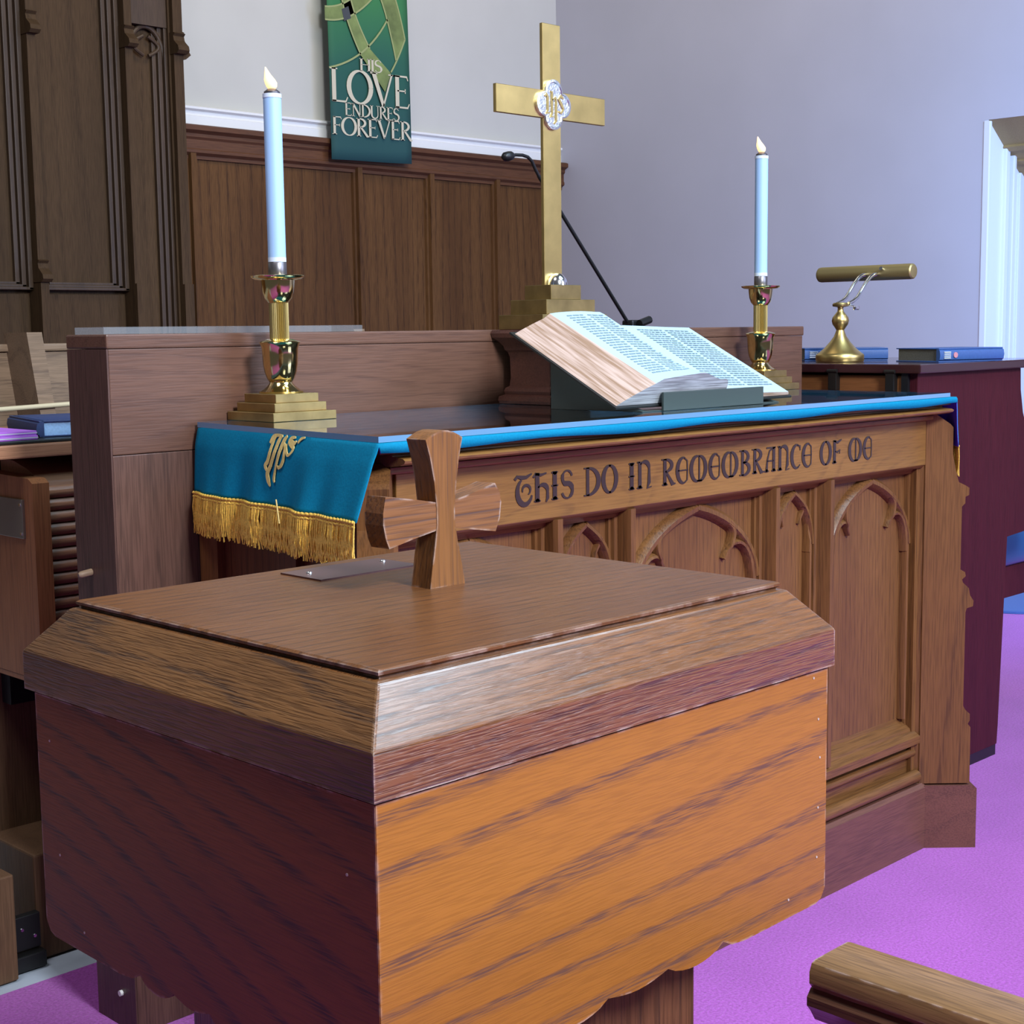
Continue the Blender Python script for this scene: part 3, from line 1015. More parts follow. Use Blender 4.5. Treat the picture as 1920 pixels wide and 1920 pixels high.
def lombard(c):
    S = []

    def st(pts, w):
        S.append((pts, w if isinstance(w, list) else [w] * len(pts)))

    def foot(x, y):
        st([(x - .13, y), (x, y + (.05 if y < .5 else -.05)), (x + .13, y)], [.04, .12, .04])
    if c == 'T':
        st([(-.02, .84), (.08, .95), (.25, .90), (.45, .90), (.66, 1.0)], [.10, .10, .14, .12, .05])
        p = arc(.38, .42, .30, .44, 115, 340, 18)
        st(p, swell(19, .06, .19))
        st(arc(.44, .46, .16, .17, 200, -60, 12), swell(13, .04, .10))
        return S, .74
    if c == 'H':
        st([(.14, 0), (.14, 1)], GT)
        foot(.14, .03)
        st([(-.02, .86), (.08, .97), (.3, .92), (.52, .97)], [.07, .10, .10, .05])
        st([(.16, .5)] + arc(.36, .36, .2, .22, 110, 0, 8) + [(.56, .1), (.50, -.02)], [.05] + swell(9, .10, .17) + [.12, .05])
        return S, .70
    if c == 'I':
        st([(.16, 0), (.16, 1)], GT)
        foot(.16, .03)
        foot(.16, .97)
        st([(.02, .5), (.30, .5)], [.05, .05])
        return S, .40
    if c == 'S':
        p = arc(.28, .73, .20, .24, 10, 235, 12) + arc(.28, .27, .22, .26, 70, -165, 12)
        st(p, [.08] * 4 + [.06] * 4 + [.12] * 4 + [.18] * 4 + [.12] * 4 + [.06] * 3 + [.09] * 3)
        return S, .60
    if c == 'D':
        st([(.14, 0), (.14, 1)], .13)
        st(arc(.14, .5, .48, .48, 90, -90, 18), swell(19, .05, .19))
        st([(-.02, .02), (.2, .02)], .05)
        st([(-.02, .98), (.2, .98)], .05)
        return S, .78
    if c == 'O':
        st(arc(.34, .5, .29, .48, 80, 280, 16), swell(17, .05, .18))
        st(arc(.34, .5, .29, .48, 100, -100, 16), swell(17, .05, .18))
        return S, .76
    if c == 'N':
        st([(.14, 0), (.14, 1)], .15)
        foot(.14, .03)
        st([(.02, .98), (.14, .98)], .06)
        st([(.16, .90)] + arc(.36, .70, .22, .28, 110, 0, 8) + [(.58, .2), (.50, .0), (.70, .04)], [.05] + swell(9, .09, .17) + [.15, .08, .04])
        return S, .78
    if c == 'R':
        st([(.14, 0), (.14, 1)], .15)
        foot(.14, .03)
        st([(-.02, .98), (.2, .98)], .05)
        st(arc(.15, .75, .33, .23, 90, -90, 12), swell(13, .05, .16))
        st([(.22, .50), (.52, .03), (.66, .05)], [.08, .16, .05])
        return S, .70
    if c == 'E':
        st(arc(.36, .5, .30, .48, 75, 285, 16), swell(17, .05, .18))
        st([(.40, .96), (.54, .86), (.56, .5), (.54, .12), (.42, .03)], [.05, .06, .05, .06, .05])
        st([(.08, .5), (.56, .5)], .05)
        return S, .70
    if c == 'M':
        st(arc(.36, .5, .31, .48, 70, 290, 16), swell(17, .05, .18))
        st([(.46, .97), (.46, .03)], .07)
        st(arc(.46, .5, .33, .48, 95, -95, 16), swell(17, .05, .18))
        st([(.34, .03), (.60, .03)], .06)
        return S, .96
    if c == 'B':
        st([(.14, 0), (.14, 1)], .14)
        st(arc(.15, .74, .30, .24, 90, -90, 12), swell(13, .05, .15))
        st(arc(.15, .26, .36, .26, 90, -90, 12), swell(13, .05, .17))
        st([(-.02, .98), (.2, .98)], .05)
        st([(-.02, .02), (.2, .02)], .05)
        return S, .68
    if c == 'A':
        st([(.52, 0), (.52, 1)], .15)
        st([(.10, .0), (.16, .5), (.28, .86), (.54, .97)], [.12, .08, .06, .06])
        st([(.10, .98), (.62, .98)], .06)
        st([(.14, .45), (.5, .45)], .05)
        foot(.11, .03)
        foot(.52, .03)
        return S, .74
    if c == 'C':
        st(arc(.36, .5, .30, .48, 75, 290, 16), swell(17, .05, .18))
        st([(.38, .96), (.54, .92), (.56, .74)], [.05, .09, .05])
        st([(.42, .04), (.56, .14)], .05)
        return S, .68
    if c == 'F':
        st([(.14, 0), (.14, 1)], .16)
        foot(.14, .03)
        st([(.05, .97), (.35, .90), (.58, 1.0)], [.05, .12, .05])
        st([(.16, .52), (.34, .48), (.48, .56), (.46, .40)], [.05, .08, .06, .04])
        return S, .64


FT = lambda u, v, d: (u, AF - .0006 + .001 - d, v)
ins = 'THIS DO IN REMEMBRANCE OF ME'.split()
wl = [sum(lombard(c)[1] for c in w_) for w_ in ins]
tot = sum(wl) + .42 * (len(ins) - 1)
x = 0
for w_, l in zip(ins, wl):
    g = G()
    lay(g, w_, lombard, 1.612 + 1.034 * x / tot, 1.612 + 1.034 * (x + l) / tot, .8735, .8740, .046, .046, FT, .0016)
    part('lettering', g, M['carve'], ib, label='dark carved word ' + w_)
    x += l + .42

# bays: (x0, x1)
bays = [(1.378, 1.688), (1.734, 1.866), (1.914, 2.282), (2.338, 2.466), (2.524, 2.836)]
cov = [(AF, .846), (AF + .004, .840), (AF + .018, .836), (AF + .022, .828), (AF + .03, .826), (1.66, .826), (1.66, .846)]
part('upper_moulding', G().prism(cov, 'X', 1.37, 2.85), M['alt_x'], al, 50)
sill = [(AF - .004, .238), (AF - .004, .254), (AF + .012, .264), (AF + .014, .270), (AF + .034, .284), (AF + .036, .292), (1.66, .292), (1.66, .232), (AF + .006, .232)]
part('sill', G().prism(sill, 'X', 1.37, 2.85), M['alt_x'], al, 30)
g = G().box(1.37, 2.85, AF + .02, 1.66, .14, .24)
for z, y, r in ((.214, AF + .014, .009), (.163, AF + .004, .014)):
    g.tube([(1.37, y, z), (2.85, y, z)], r, 14)
g.box(1.37, 2.85, AF + .006, 1.66, .145, .158)
part('base_moulding', g, M['alt_x'], al, 40)
pt = [(1.5875, 0), (1.5875, .138), (1.595, .146), (1.66, .146), (1.66, 0)]
part('plinth', G().prism(pt, 'X', 1.36, 2.866), M['alt_dark'], al)
muls = [(1.688, 1.734), (1.866, 1.914), (2.282, 2.338), (2.466, 2.524)]
for a, b_ in muls:
    m_ = (a + b_) / 2
    q = [(a - .006, AF + .044), (a - .002, AF + .03), (a + .004, AF + .03), (a + .006, AF + .024), (a + .012, AF + .022), (m_ - .010, AF + .004), (m_ - .006, AF - .003), (m_ + .006, AF - .003), (m_ + .010, AF + .004), (b_ - .012, AF + .022), (b_ - .006, AF + .024), (b_ - .004, AF + .03), (b_ + .002, AF + .03), (b_ + .006, AF + .044)]
    part('mullion', G().prism(q, 'Z', .262, .842), M['alt_z'], al, 25)
for a, b_, s in ((1.345, 1.378, 1), (2.836, 2.872, -1)):
    e0, e1 = (a, b_) if s > 0 else (b_, a)
    q = [(e0, AF), (e1 - s * .022, AF), (e1 - s * .014, AF + .012), (e1 - s * .006, AF + .014), (e1 - s * .004, AF + .024), (e1 + s * .002, AF + .026), (e1 + s * .006, AF + .044), (e0, AF + .044)]
    part('stile', G().prism(q, 'Z', .146, .942), M['alt_z'], al, 25)
prof = [(-.013, 0), (-.011, -.010), (-.005, -.017), (.003, -.018), (.008, -.012), (.013, -.004), (.013, 0)]


def moulding(g, pts, sc=1.0, Y0=AF + .038):
    """sweep the arch moulding along a path in the front plane"""
    P = [Vector(p) for p in pts]
    rs = []
    for i, p in enumerate(P):
        t = (P[min(i + 1, len(P) - 1)] - P[max(i - 1, 0)]).normalized()
        n = Vector((-t.y, t.x))
        k = sc[i] if isinstance(sc, list) else sc
        rs.append([((p + n * a * k).x, Y0 + d * (1.0 if k > .5 else k * 1.6), (p + n * a * k).y) for a, d in prof])
    g.rings(rs)


def bez(p0, p1, p2, p3, n=12):
    return [tuple((1 - t) ** 3 * p0[i] + 3 * t * (1 - t) ** 2 * p1[i] + 3 * t * t * (1 - t) * p2[i] + t ** 3 * p3[i] for i in (0, 1)) for t in [k / n for k in range(n + 1)]]


for a, b_ in bays:
    w_ = b_ - a
    cx = (a + b_) / 2
    pn = part('panel', G().box(a - .004, b_ + .004, AF + .036, AF + .050, .284, .835), M['alt_z'], al)
    g = G()
    h = w_ / 2
    big = w_ > .2
    zt = .822
    zs = zt - (.115 if big else .075)
    k = 1.0 if big else .72
    for s in (-1, 1):
        X_ = lambda u: cx + s * u
        def mp(l):
            return [(X_(u), v) for u, v in l]
        moulding(g, mp(bez((h - .002, zs - .03), (h - .006, zs + .03), (h * .62, zt - .025), (0, zt))), k)
        cu, cz = (h * .47, zs + .012) if big else (h * .42, zs + .012)
        # cusp: peels off the arch inwards to the point, then the small foil back to the jamb
        A_ = bez((h - .002, zs - .03), (h - .006, zs + .03), (h * .62, zt - .025), (0, zt), 40)
        st_, sn_ = A_[27], A_[22]
        moulding(g, mp(bez(st_, sn_, (h * .60, cz + .034), (cu, cz), 12)), [k * max(.42, .9 - .042 * i) for i in range(13)])
        moulding(g, mp(bez((cu, cz), (h * .58, cz + .050), (h * .92, cz + .035), (h - .012, zs - .045), 12)), [k * (.42 + .025 * i) for i in range(13)])
        moulding(g, mp([(h - .010, zs - .03), (h - .010, .50), (h - .010, .292)]), .6)
    part('arch', g, M['alt_z'], pn, 40)

# diagonal corner buttresses
bprof = [(0, .957), (.036, .932), (.042, .925), (.042, .868), (.050, .83), (.056, .808), (.072, .800), (.079, .795), (.079, .780), (.071, .776), (.071, .762), (.064, .755), (.064, .618), (.074, .613), (.076, .604), (.068, .597), (.070, .590), (.083, .578), (.086, .562), (.094, .550), (.093, .538), (.080, .534), (.077, .525), (.077, .318), (.082, .309), (.092, .300), (.092, .285), (.088, .278), (.094, .27), (.095, .145), (-.05, .145), (-.05, .957)]
for cx, sx in ((2.867, 1), (1.353, -1)):
    g = G()
    D = Vector((sx, -1, 0)).normalized()
    Nn = Vector((sx, 1, 0)).normalized()
    base = Vector((cx, 1.588, 0))

    def P(d, z, t):
        v = base + D * d + Nn * t
        return (v.x, v.y, z)
    g.poly([P(max(d, -.016), z, 0) for d, z in bprof], [P(d, z, .046) for d, z in bprof])
    part('buttress', g, M['alt_z'], al)
    g = G()
    q = [(-.03, 0), (-.03, .141), (.103, .141), (.110, .134), (.110, 0)]
    g.poly([P(max(d, -.004), z, -.004) for d, z in q], [P(d, z, .052) for d, z in q])
    part('plinth_block', g, M['alt_dark'], al)
# left end of the table
g = G()
for z0, z1 in ((.02, .26), (.845, .972)):
    g.box(AX0 - .004, AX0 + .03, 1.61, 2.07, z0, z1)
for y0, y1 in ((1.61, 1.66), (1.81, 1.86), (2.02, 2.07)):
    g.box(AX0 - .004, AX0 + .03, y0, y1, .26, .845)
part('end_frame', g, M['alt_z'], al)
g = G()
for z0, z1 in ((.02, .26), (.845, .972)):
    g.box(AX1 - .03, AX1 + .004, 1.61, 2.07, z0, z1)
for y0, y1 in ((1.61, 1.66), (1.81, 1.86), (2.02, 2.07)):
    g.box(AX1 - .03, AX1 + .004, y0, y1, .26, .845)
part('end_frame', g, M['alt_z'], al)

# ------------------------------------------------------------------ altar cloth
ac = thing('altar_cloth', (2.1, 1.77, .9885), 'teal runner with gold fringe draped over the communion table', 'cloth')
ZT = .9905
CX0, CX1 = 1.300, 2.889
YF, YB = 1.549, 2.064


def cloth_pt(s, v):
    """s: length along the runner from the left hem (0) over the top to the right hem; v 0 front .. 1 back"""
    hang = .106
    topl = CX1 - CX0
    y = YF + (YB - YF) * v
    xl = CX0 + .096 * (y - YF)
    if s < hang:
        q = (hang - s) / hang
        f = q ** 1.5
        wr = (.0036 * math.sin(v * 24 + .6) + .0028 * math.sin(v * 41 + 2.0) + .004 * math.sin(v * 9)) * f
        x = xl - .005 * min(1, q * 4) - (.030 * (1 - v) + .004 * v) * q - wr
        return (x, y + .008 * q, ZT - .004 * min(1, q * 6) - (hang - s) + .004)
    if s > hang + topl:
        q = (s - hang - topl) / hang
        wr = (.003 * math.sin(v * 27)) * q
        d = y - YF
        bump = min(d * .95, .048) - max(0, d - .06) * .05
        x = CX1 + .003 * min(1, q * 5) + bump * min(1, q * 2.5) + .010 * q * q + wr
        return (x, y, ZT - (s - hang - topl))
    u = (s - hang) / topl
    return (xl + u * (CX1 - xl), y, ZT)


g = G()
hang, topl = .106, CX1 - CX0
ss = [hang * k / 14 for k in range(14)] + [hang + .001 * (0)] + [hang + topl * k / 40 for k in range(1, 40)] + [hang + topl] + [hang + topl + hang * k / 8 for k in range(1, 9)]
NV = 64
grid = []
for s in ss:
    row = []
    top = hang <= s <= hang + topl
    for k in range(NV + 1):
        p = cloth_pt(s, k / NV)
        row.append(p)
    # front turn-down
    p0 = cloth_pt(s, 0)
    if top:
        u = (s - hang) / topl
        dz = .0135 + .0025 * math.sin(u * 23)
        row = [(p0[0], YF - .0030, ZT - dz), (p0[0], YF - .0026, ZT - .004)] + row
    else:
        row = [(p0[0] + (.002 if s < hang else -.002), p0[1] - .0015, p0[2]), (p0[0] + .001, p0[1] - .001, p0[2])] + row
    grid.append(row)
vs = [[g.bm.verts.new(p) for p in r] for r in grid]
fs = []
for i in range(len(vs) - 1):
    for k in range(len(vs[0]) - 1):
        fs.append(g.bm.faces.new((vs[i][k], vs[i + 1][k], vs[i + 1][k + 1], vs[i][k + 1])))
bmesh.ops.recalc_face_normals(g.bm, faces=fs)
up = [f for f in fs if abs(f.normal.z) > .9]
if up and up[len(up) // 2].normal.z < 0:
    bmesh.ops.reverse_faces(g.bm, faces=fs)
cl = part('runner', g, None, ac, 60, mats=[M['teal'], M['lining']])
sm = cl.modifiers.new('thick', 'SOLIDIFY')
sm.thickness = .0018
sm.offset = -1
sm.material_offset = 1
sm.material_offset_rim = 1

# fringe on both hems
for sgn in (0, 1):
    s_ = 0.0 if sgn == 0 else 2 * hang + topl
    g = G()
    n = 330
    for k in range(n):
        v = (k + random.uniform(-.3, .3)) / n
        v = min(1, max(0, v))
        p = cloth_pt(s_, v)
        ln = .064 + random.uniform(-.006, .004)
        o = -1 if sgn == 0 else 1
        jx, jy = random.uniform(-.002, .002), random.uniform(-.004, .004)
        pts = [(p[0] + o * .0015, p[1], p[2] + .002), (p[0] + o * (.004 + jx), p[1] + jy * .4, p[2] - ln * .35), (p[0] + o * (.0035 - jx), p[1] - jy * .3, p[2] - ln * .7), (p[0] + o * (.003 + jx), p[1] + jy, p[2] - ln)]
        g.tube(pts, [.0010, .0012, .0011, .0009], 4)
    part('fringe', g, M['gold'], ac, 80, stuff=True)
    g = G()
    for q, r in ((.0, .0022), (-.006, .0018)):
        pts = []
        for k in range(181):
            p = cloth_pt(s_, k / 180)
            pts.append((p[0] + (-1 if sgn == 0 else 1) * .002, p[1], p[2] + q + .001 * math.sin(k * 2.1)))
        g.tube(pts, [r * (1 + .35 * math.sin(k * 2.1)) for k in range(181)], 6)
    part('braid', g, M['gold'], ac, 80)


# IHS embroidery on the hanging end
def FE(y, z, d):
    q = max(0, min(1, (1.0 - z) / hang))
    v = (y - YF - .008 * q) / (YB - YF)
    p = cloth_pt(max(0, min(hang, hang - (ZT - z))), max(0, min(1, v)))
    return (p[0] - .0016 - d, y, z)


ems = [
    ([(1.801, .978), (1.796, .987), (1.785, .990), (1.770, .990)], [.004, .006, .004, .002]),
    ([(1.786, .989), (1.792, .984), (1.795, .972), (1.800, .952), (1.806, .944), (1.801, .936)], [.002, .005, .005, .006, .006, .002]),
    ([(1.770, .990), (1.777, .984), (1.783, .966), (1.792, .944), (1.799, .933), (1.795, .922), (1.789, .914)], [.003, .006, .006, .006, .007, .007, .002]),
    ([(1.757, .990), (1.762, .985), (1.766, .975), (1.771, .960), (1.776, .942), (1.779, .926), (1.776, .921)], [.003, .006, .007, .005, .004, .005, .002]),
    ([(1.762, .981), (1.756, .972), (1.755, .958), (1.760, .947), (1.767, .943), (1.771, .946)], [.002, .004, .005, .005, .004, .001]),
    ([(1.733, .989), (1.742, .988), (1.746, .983), (1.738, .977), (1.733, .973), (1.737, .966), (1.745, .963), (1.752, .972), (1.754, .979)], [.002, .005, .008, .006, .004, .003, .004, .003, .002]),
    ([(1.745, .985), (1.735, .980), (1.729, .984)], [.003, .006, .002]),
    ([(1.724, .982), (1.717, .988), (1.708, .990)], [.003, .004, .002]),
]
g = G()
for pts, ws in ems:
    # smooth the path a little
    P = []
    Wd = []
    for i in range(len(pts) - 1):
        for k in range(4):
            t = k / 4
            p0 = pts[max(i - 1, 0)]
            p1, p2 = pts[i], pts[i + 1]
            p3 = pts[min(i + 2, len(pts) - 1)]
            P.append(tuple(.5 * (2 * p1[j] + (p2[j] - p0[j]) * t + (2 * p0[j] - 5 * p1[j] + 4 * p2[j] - p3[j]) * t * t + (3 * p1[j] - p0[j] - 3 * p2[j] + p3[j]) * t ** 3) for j in (0, 1)))
            Wd.append(ws[i] + (ws[i + 1] - ws[i]) * t)
    P.append(pts[-1])
    Wd.append(ws[-1])
    P = [(y_ + .026, z_) for y_, z_ in P]
    g.ribbon(P, [w_ * 1.2 for w_ in Wd], FE, .0012)
part('monogram', g, M['gold_l'], ac, label='gold embroidered monogram')
g = G()
g.tube([FE(1.742, .868 + .03 * k, .003) if False else (1.270, 1.742 + .002 * k, .868 + .0115 * k) for k in range(4)], .0012, 6)
part('loose_thread', g, M['gold_l'], ac, 80, label='loose pale thread')

# glass sheet on top of the cloth
gs = thing('glass_sheet', (2.1, 1.8, .9912), 'clear glass sheet covering the teal runner on the table', 'glass')
g = G()
g.prism([(1.301, 1.552), (2.868, 1.552), (2.868, 2.068), (1.351, 2.068)], 'Z', .9912, .9995)
g.bm.normal_update()
for f in g.bm.faces:
    f.material_index = 0 if abs(f.normal.z) > .5 else 1
part('pane', g, None, gs, mats=[M['glass'], M['glass_edge']])
ZG = .9997

# ------------------------------------------------------------------ candlesticks with candles
CL = (1.478, 2.010)
cs = thing('candlestick', (CL[0], CL[1], ZG), 'brass candlestick on stepped base at the left of the table', 'candlestick', 'brass candlesticks')
g = G()
for k, hw in enumerate((.064, .0525, .0435)):
    g.box(CL[0] - hw, CL[0] + hw, CL[1] - hw, CL[1] + hw, ZG + .0145 * k, ZG + .0145 * (k + 1) - .0002, .0007, 1)
part('stepped_base', g, M['brass_old'], cs)
z0 = ZG + .0435
part('urn', G().lathe([(.036, 0), (.0365, .003), (.031, .006), (.025, .010), (.020, .015), (.0185, .018), (.0195, .019), (.0225, .024), (.0265, .035), (.0285, .048), (.0292, .062), (.0300, .074), (.0325, .081), (.0342, .0835), (.0335, .0845), (.029, .086), (.022, .0885), (.0165, .089)], (CL[0], CL[1], z0)), M['brass_pol'], cs, 50)
g = G()
n = 60
rs = []
for z in (.088, .150):
    rs.append([(CL[0] + (.0152 + .0008 * math.cos(k * PI)) * math.cos(2 * PI * k / n), CL[1] + (.0152 + .0008 * math.cos(k * PI)) * math.sin(2 * PI * k / n), z0 + z) for k in range(n)])
g.rings(rs)
part('column', g, M['brass_col'], cs, 30)
part('cup', G().lathe([(.016, .148), (.0178, .150), (.022, .155), (.0255, .165), (.0272, .178), (.0278, .186)], (CL[0], CL[1], z0)), M['brass_pol'], cs, 50)
part('drip_pan', G().lathe([(.026, .1845), (.038, .186), (.0435, .189), (.0445, .1915), (.043, .1925), (.036, .1905), (.018, .1905), (.014, .191)], (CL[0], CL[1], z0)), M['brass_pol'], cs, 50)
part('socket', G().lathe([(.0142, .190), (.0150, .192), (.0150, .213), (.0142, .214)], (CL[0], CL[1], z0)), M['pewter'], cs, 40)
cd = thing('candle', (CL[0], CL[1], z0 + .2142), 'tall white candle with flame bulb in the left candlestick', 'candle', 'white electric candles')
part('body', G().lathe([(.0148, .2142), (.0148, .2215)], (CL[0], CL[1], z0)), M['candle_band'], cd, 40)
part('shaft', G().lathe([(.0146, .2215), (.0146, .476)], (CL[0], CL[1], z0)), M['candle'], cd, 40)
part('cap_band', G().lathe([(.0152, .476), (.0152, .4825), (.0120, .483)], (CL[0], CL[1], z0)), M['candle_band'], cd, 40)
part('cap', G().lathe([(.0128, .4832), (.0130, .4860), (.0085, .4895), (.0070, .4905)], (CL[0], CL[1], z0)), M['pewter'], cd, 40)
g = G()
rs = []
for z, r, ox in ((.4906, .0055, 0), (.494, .0085, .0), (.500, .0100, -.001), (.506, .0088, -.0035), (.513, .0055, -.006), (.520, .0028, -.008), (.5255, .0008, -.0095)):
    rs.append([(CL[0] - ox * .0 + (ox * .7) + r * math.cos(2 * PI * k / 16), CL[1] - ox * .7 + r * math.sin(2 * PI * k / 16), z0 + z) for k in range(16)])
g.rings(rs)
part('flame', g, M['flame'], cd, 80, label='glowing amber flame bulb')
CR = (2.830, 2.010)
clone(cs, (CR[0], CR[1], ZG), 'brass candlestick partly behind the open Bible at the right of the table')
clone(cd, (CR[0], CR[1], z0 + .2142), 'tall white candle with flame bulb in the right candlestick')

# ------------------------------------------------------------------ altar cross
CXC, CYC, CZ = 2.150, 2.022, 1.1430
xr = thing('altar_cross', (CXC, CYC, CZ), 'tall brass cross on a stepped base atop the retable pedestal', 'cross')
g = G()
for k, (hx, hy) in enumerate(((.092, .060), (.0695, .049), (.043, .036))):
    g.box(CXC - hx, CXC + hx, CYC - hy, CYC + hy, CZ + .0285 * k, CZ + .0285 * (k + 1) - .0002, .0008, 1)
part('stepped_base', g, M['brass_old'], xr)
zb = CZ + .0855
X0 = CXC - .002
part('upright', G().box(X0 - .025, X0 + .025, CYC - .004, CYC + .004, zb, zb + .497, .0008, 1), M['brass'], xr)
za = zb + .345
part('crossbar', G().box(X0 - .152, X0 + .155, CYC - .0043, CYC + .0043, za - .026, za + .026, .0008, 1), M['brass'], xr)
g = G()
rs = []
for k in range(9):
    a = PI / 2 * k / 8
    r, h = .0205 * math.cos(a), .024 * math.sin(a)
    rs.append([(X0 + .004 + max(r, .0005) * math.cos(2 * PI * q / 24), CYC - .010 + max(r, .0005) * math.sin(2 * PI * q / 24), zb + h) for q in range(24)])
g.rings(rs)
part('boss', g, M['chrome'], xr, 80, label='polished silver dome')


def quatrefoil(sc, n=12):
    pts = []
    for c, dr in (((.0, .024), 90), ((-.024, 0), 180), ((0, -.024), 270), ((.024, 0), 360)):
        for k in range(n + 1):
            a = math.radians(dr - 90 + 180 * k / n)
            pts.append(((c[0] + .0235 * math.cos(a)) * sc, (c[1] + .0235 * math.sin(a)) * sc))
    return pts


zc = za
yq = CYC - .0045
g = G()
q1 = quatrefoil(1.0)
q2 = quatrefoil(.9)
L0 = [(X0 + p[0], yq, zc + p[1]) for p in q1]
L1 = [(X0 + p[0], yq - .006, zc + p[1]) for p in q1]
L2 = [(X0 + p[0], yq - .0065, zc + p[1]) for p in q2]
L3 = [(X0 + p[0], yq - .0045, zc + p[1]) for p in quatrefoil(.86)]
g.rings([L0, L1, L2, L3])
md = part('medallion', g, M['silver'], xr, 40, label='silver quatrefoil medallion')
FM = lambda u, v, d: (X0 + u, yq - .0044 - d, zc + v)
g = G()
ih = [
    ([(-.027, .014), (-.021, .018), (-.018, .012), (-.018, -.012), (-.022, -.018), (-.014, -.016)], [.003, .005, .005, .005, .005, .003]),
    ([(-.010, .024), (-.006, .024), (-.006, -.016), (-.010, -.024), (-.003, -.022)], [.003, .005, .005, .005, .003]),
    ([(-.006, .008), (.004, .014), (.006, .006), (.005, -.030), (.000, -.036)], [.003, .005, .005, .005, .003]),
    ([(.026, .014), (.018, .018), (.013, .012), (.020, .003), (.026, -.006), (.020, -.014), (.012, -.012)], [.004, .005, .005, .006, .005, .004, .003]),
]
for pts, ws in ih:
    g.ribbon(pts, ws, FM, .002)
part('monogram', g, M['brass'], md, label='raised brass monogram')

# ------------------------------------------------------------------ open Bible on its stand
KB = .95
O = Vector((0, 1.724 * KB, 1.14 - .1385 * KB))
U = Vector((0, .889, .458))
Nv = Vector((0, -.458, .889))
LU = .286


def BP(x, u, n):
    v = O + U * (u * KB) + Nv * (n * KB)
    return (x * KB, v.y, v.z)


st = thing('book_stand', (2.14, 1.73, ZG), 'low dark green book stand under the open Bible', 'stand')
g = G()
g.poly([BP(2.03, .015, -.006), BP(2.50, .015, -.006), BP(2.50, .26, -.006), BP(2.03, .26, -.006)], [BP(2.03, .015, -.0012), BP(2.50, .015, -.0012), BP(2.50, .26, -.0012), BP(2.03, .26, -.0012)])
part('plate', g, M['stand'], st)
part('lip', G().box(2.000, 2.294, 1.6210, 1.6260, ZG + .0002, 1.032, .001), M['stand'], st)
for x in (1.955, 2.345):
    part('support', G().prism([(1.626, ZG + .0002), (1.84, ZG + .0002), (1.84, 1.101), (1.835, 1.100), (1.66, 1.009), (1.626, 1.001)], 'X', x - .006, x + .006), M['stand'], st)
part('foot', G().box(1.95, 2.35, 1.6262, 1.66, ZG + .0002, 1.0015), M['stand'], st)
bi = thing('bible', (2.14, 1.75, 1.005), 'large old Bible lying open on the book stand on the table', 'book')
g = G()
g.poly([BP(1.988, -.004, 0), BP(2.530, -.004, 0), BP(2.530, LU + .006, 0), BP(1.988, LU + .006, 0)], [BP(1.988, -.004, .0035), BP(2.530, -.004, .0035), BP(2.530, LU + .006, .0035), BP(1.988, LU + .006, .0035)])
part('cover', g, M['cover'], bi)


def left_top(t, x):
    """height of the left page pile at slope t for x"""
    a0, a1 = 2.085 - .012 * t, 2.20
    if x <= a1:
        return .047 + .004 * math.sin(PI * max(0, (x - a0)) / (a1 - a0) * .8)
    e = 2.292
    q = min(1, (x - a1) / (e - a1))
    return .0505 - (.0505 - .020) * (1 - math.cos(q * PI)) / 2


# left pile lofted from the foot (t=0, pages curling over) to the head (t=1)
rs = []
for i in range(13):
    t = i / 12
    u = LU * t * .985 + .002
    e = [(1.994, .004), (2.01, .013), (2.032, .024), (2.058, .036), (2.082 - .012 * t, .046)]
    n = 14
    flat = []
    for k in range(1, n + 1):
        x = (2.085 - .012 * t) + (2.288 - (2.085 - .012 * t)) * k / n
        zz = left_top(t, x)
        # near the foot the last pages lift and roll over
        lift = max(0, 1 - t * 3.2) ** 2
        zz += lift * (.006 + .022 * (k / n) ** 2)
        flat.append((x, zz))
    curl = max(0, 1 - t * 3.2) ** 1.5
    xe, ze = flat[-1]
    tail = []
    for k in range(1, 7):
        a = PI * .62 * k / 6
        tail.append((xe + curl * .016 * math.sin(a) + (1 - curl) * .0005 * k, ze - curl * .020 * (1 - math.cos(a)) - (1 - curl) * (ze - .006) * k / 6))
    bot = [(2.26 + (1 - curl) * .03, .012 * curl + .0045), (2.15, .0042)]
    rs.append([BP(x, u, n_) for x, n_ in e + flat + tail + bot])
g = G()
g.rings(rs)
for f in g.bm.faces:
    c = f.calc_center_median()
    n_ = (c - O).dot(Nv)
    u_ = (c - O).dot(U)
    f.material_index = 1 if (c.x / KB < 2.078 and u_ > .004) else (2 if u_ < .004 or u_ > LU * .98 * KB else 0)
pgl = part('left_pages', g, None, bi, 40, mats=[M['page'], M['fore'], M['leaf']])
rs = []
for i in range(5):
    t = i / 4
    u = LU * t
    sec = [(2.262, .0045), (2.276, .016 if t > .3 else .010), (2.300, .0185), (2.36, .0165), (2.44, .0135), (2.518, .0115), (2.523, .0045)]
    rs.append([BP(x, u, n_) for x, n_ in sec])
g = G()
g.rings(rs)
g.bm.normal_update()
for f in g.bm.faces:
    c = f.calc_center_median()
    u_ = (c - O).dot(U)
    f.material_index = 1 if (c.x / KB > 2.519) or u_ < .002 or u_ > LU * .99 * KB else 0
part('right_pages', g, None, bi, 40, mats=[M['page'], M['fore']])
g = G()
